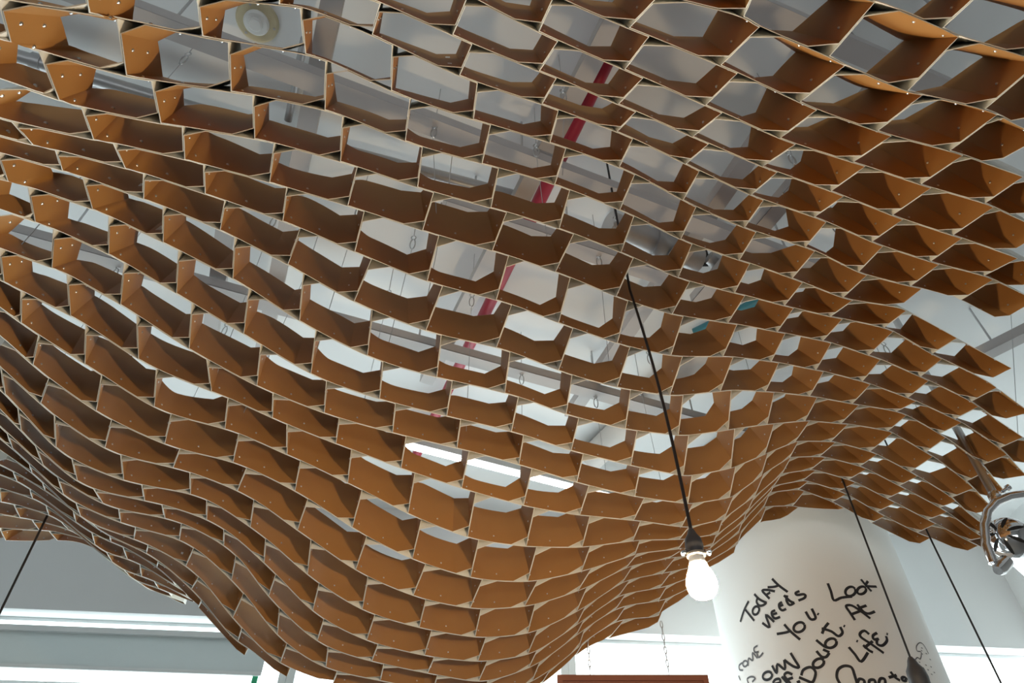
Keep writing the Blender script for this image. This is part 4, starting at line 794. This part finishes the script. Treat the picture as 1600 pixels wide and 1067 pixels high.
def pendant(label, top, foot, y, lit, bend=0.0, foot_y=None, k_=0.86):
    A = at_y(*top, y)
    fy = foot_y or y
    B = at_y(*foot, fy)                      # where cord meets the socket
    root = tag(empty('pendant_lamp', B), label, 'pendant lamp', 'pendant lamps')
    bm = bmesh.new()
    top_p = Vector((A.x, A.y, ZC))
    pts = [top_p, A]
    for k in range(1, 11):
        t = k / 10
        p = A.lerp(B, t)
        p.x += bend * math.sin(math.pi * t)
        pts.append(p)
    tube(bm, pts, 0.0052, 8)
    obj('cord', bm, M['dark'], root, smooth=60)
    bm = bmesh.new()
    lathe(bm, B, [(r * k_, h * k_) for r, h in ((0.006, 0.01), (0.012, 0.0), (0.016, -0.012), (0.026, -0.028), (0.029, -0.05), (0.027, -0.075), (0.030, -0.078), (0.030, -0.086), (0.022, -0.09))], n=20)
    so = obj('socket', bm, M['socket'], root, smooth=40)
    for s in (-1, 1):
        bm = bmesh.new()
        lathe(bm, B + Vector((s * 0.027, -0.004, -0.072)) * k_, [(0.004, 0), (0.007, 0.003), (0.007, 0.009), (0.011, 0.010), (0.011, 0.016), (0.006, 0.019)], Vector((s, -0.2, -0.15)), 10)
        obj('thumb_screw', bm, M['chrome'], so, smooth=50)
    bm = bmesh.new()
    lathe(bm, B, [(r * k_, h * k_) for r, h in ((0.020, -0.088), (0.024, -0.092), (0.027, -0.112))], n=20)
    obj('bulb_collar', bm, M['plastic'], root, smooth=40)
    prof = [(0.027, -0.112), (0.030, -0.125), (0.038, -0.142), (0.044, -0.158), (0.0465, -0.174), (0.045, -0.19), (0.039, -0.204), (0.029, -0.214), (0.015, -0.220), (0.002, -0.222)]
    bm = bmesh.new(); lathe(bm, B, [(r * k_, h * k_) for r, h in prof], n=24)
    obj('bulb', bm, M['bulb'] if lit else M['plastic'], root, smooth=60)


pendant('lit bare bulb on a black cord in front of the bulge', (984, 452), (1080, 830), 1.80, True, 0.015, 1.72)
pendant('bare bulb socket on a black cord in front of the white column', (1322, 764), (1424, 1032), 3.40, False, k_=1.6)
pendant('black cord hanging just right of the white column', (1457, 848), (1590, 1120), 3.70, False)
pendant('black cord hanging at the shaded wall beside the window', (74, 805), (-26, 1010), 2.90, False)

# ------------------------------------------------------------------ hanging sign on two chains
s0, s1 = at_y(870, 1051, 4.0), at_y(1105, 1057, 4.0)
zt = 2.885
sg = tag(empty('hanging_sign', (0.66, 4.0, zt)), 'red-brown board hanging from two chains below the canopy edge', 'sign')
bm = bmesh.new(); box(bm, (s0.x + 0.03, 3.992, zt - 0.57), (s1.x - 0.03, 4.008, zt - 0.03)); obj('board', bm, M['sign'], sg)
bm = bmesh.new()
for lo, hi in (((s0.x, 3.98, zt - 0.03), (s1.x, 4.02, zt)), ((s0.x, 3.98, zt - 0.6), (s1.x, 4.02, zt - 0.57)),
               ((s0.x, 3.98, zt - 0.57), (s0.x + 0.03, 4.02, zt - 0.03)), ((s1.x - 0.03, 3.98, zt - 0.57), (s1.x, 4.02, zt - 0.03))):
    box(bm, lo, hi)
obj('sign_frame', bm, M['sign'], sg)
for cx, ztop in ((0.435, 3.12), (0.872, 3.15)):
    bm = bmesh.new()
    z = zt + 0.012
    k = 0
    while z < ztop:
        o = Vector((cx, 4.0, z + 0.018))
        if k % 2:
            pts = [o + Vector((0.007 * math.cos(t), 0, 0.022 * math.sin(t))) for t in [j * math.pi / 5 for j in range(10)]]
        else:
            pts = [o + Vector((0, 0.007 * math.cos(t), 0.022 * math.sin(t))) for t in [j * math.pi / 5 for j in range(10)]]
        tube(bm, pts, 0.0028, 5, closed=True)
        z += 0.036
        k += 1
    obj('chain', bm, M['galv'], sg, smooth=60)

# ------------------------------------------------------------------ chrome spotlight at the right
Y0 = 2.9
pt = at_y(1500, 665, Y0); pb = at_y(1556, 778, Y0)
cl = tag(empty('chrome_spotlight', pb), 'chrome spotlight with slotted ball housing on a metal pole', 'spotlight')
bm = bmesh.new(); tube(bm, [Vector((pb.x, pb.y, ZC)), pb], 0.02, 16); obj('pole', bm, M['steel'], cl, smooth=50)
bm = bmesh.new(); lathe(bm, pb, [(0.024, 0.03), (0.03, 0.02), (0.03, -0.01), (0.02, -0.03)], n=16); obj('pole_collar', bm, M['chrome'], cl, smooth=40)
bm = bmesh.new()
tube(bm, [at_y(x, y, Y0 - 0.03) for x, y in ((1552, 880), (1541, 852), (1538, 822), (1543, 800), (1556, 785), (1576, 776), (1600, 772), (1630, 776), (1655, 795), (1668, 830))], 0.02, 12)
obj('yoke', bm, M['chrome'], cl, smooth=50)
bc = at_y(1578, 842, Y0 + 0.02)
axd = (at_y(1554, 826, Y0 - 0.09) - bc).normalized()      # toward the slotted pole of the ball
rb = 0.098
bm = bmesh.new()
lathe(bm, bc, [(rb * math.sin(t), rb * math.cos(t)) for t in [0.02 + k * (math.pi * 0.55) / 12 for k in range(13)]] + [(rb * 1.02, -0.12), (rb * 1.15, -0.30), (rb * 1.25, -0.42), (rb * 1.2, -0.42)], axd, 32)
hs = obj('lamp_housing', bm, M['chrome'], cl, smooth=50)
_, e1, e2 = frame_of(axd)
for k in range(7):
    ph = k * 2 * math.pi / 7 + 0.3
    bm = bmesh.new()
    prev = None
    for j in range(7):
        th = 0.28 + j * 0.13
        w = (0.06, 0.11, 0.14, 0.15, 0.14, 0.11, 0.05)[j] / max(math.sin(th), 0.25) * 0.55
        cur = []
        for s in (-1, 1):
            a = ph + s * w
            cur.append(bm.verts.new(bc + (axd * math.cos(th) + (e1 * math.cos(a) + e2 * math.sin(a)) * math.sin(th)) * (rb + 0.0012)))
        if prev:
            bm.faces.new((prev[0], prev[1], cur[1], cur[0]))
        prev = cur
    obj('vent_slot', bm, M['slot'], hs)
bm = bmesh.new(); lathe(bm, at_y(1566, 884, Y0 - 0.02), [(0.012, -0.05), (0.03, -0.045), (0.03, 0.03), (0.02, 0.05)], Vector((-0.7, -0.2, -0.5)), 16); obj('clamp_knob', bm, M['chrome'], cl, smooth=40)
bm = bmesh.new(); lathe(bm, at_y(1566, 768, Y0 - 0.03), [(0.008, 0), (0.008, 0.03), (0.015, 0.032), (0.015, 0.045)], Vector((0.9, -0.2, 0.5)), 12); obj('wing_bolt', bm, M['chrome'], cl, smooth=40)
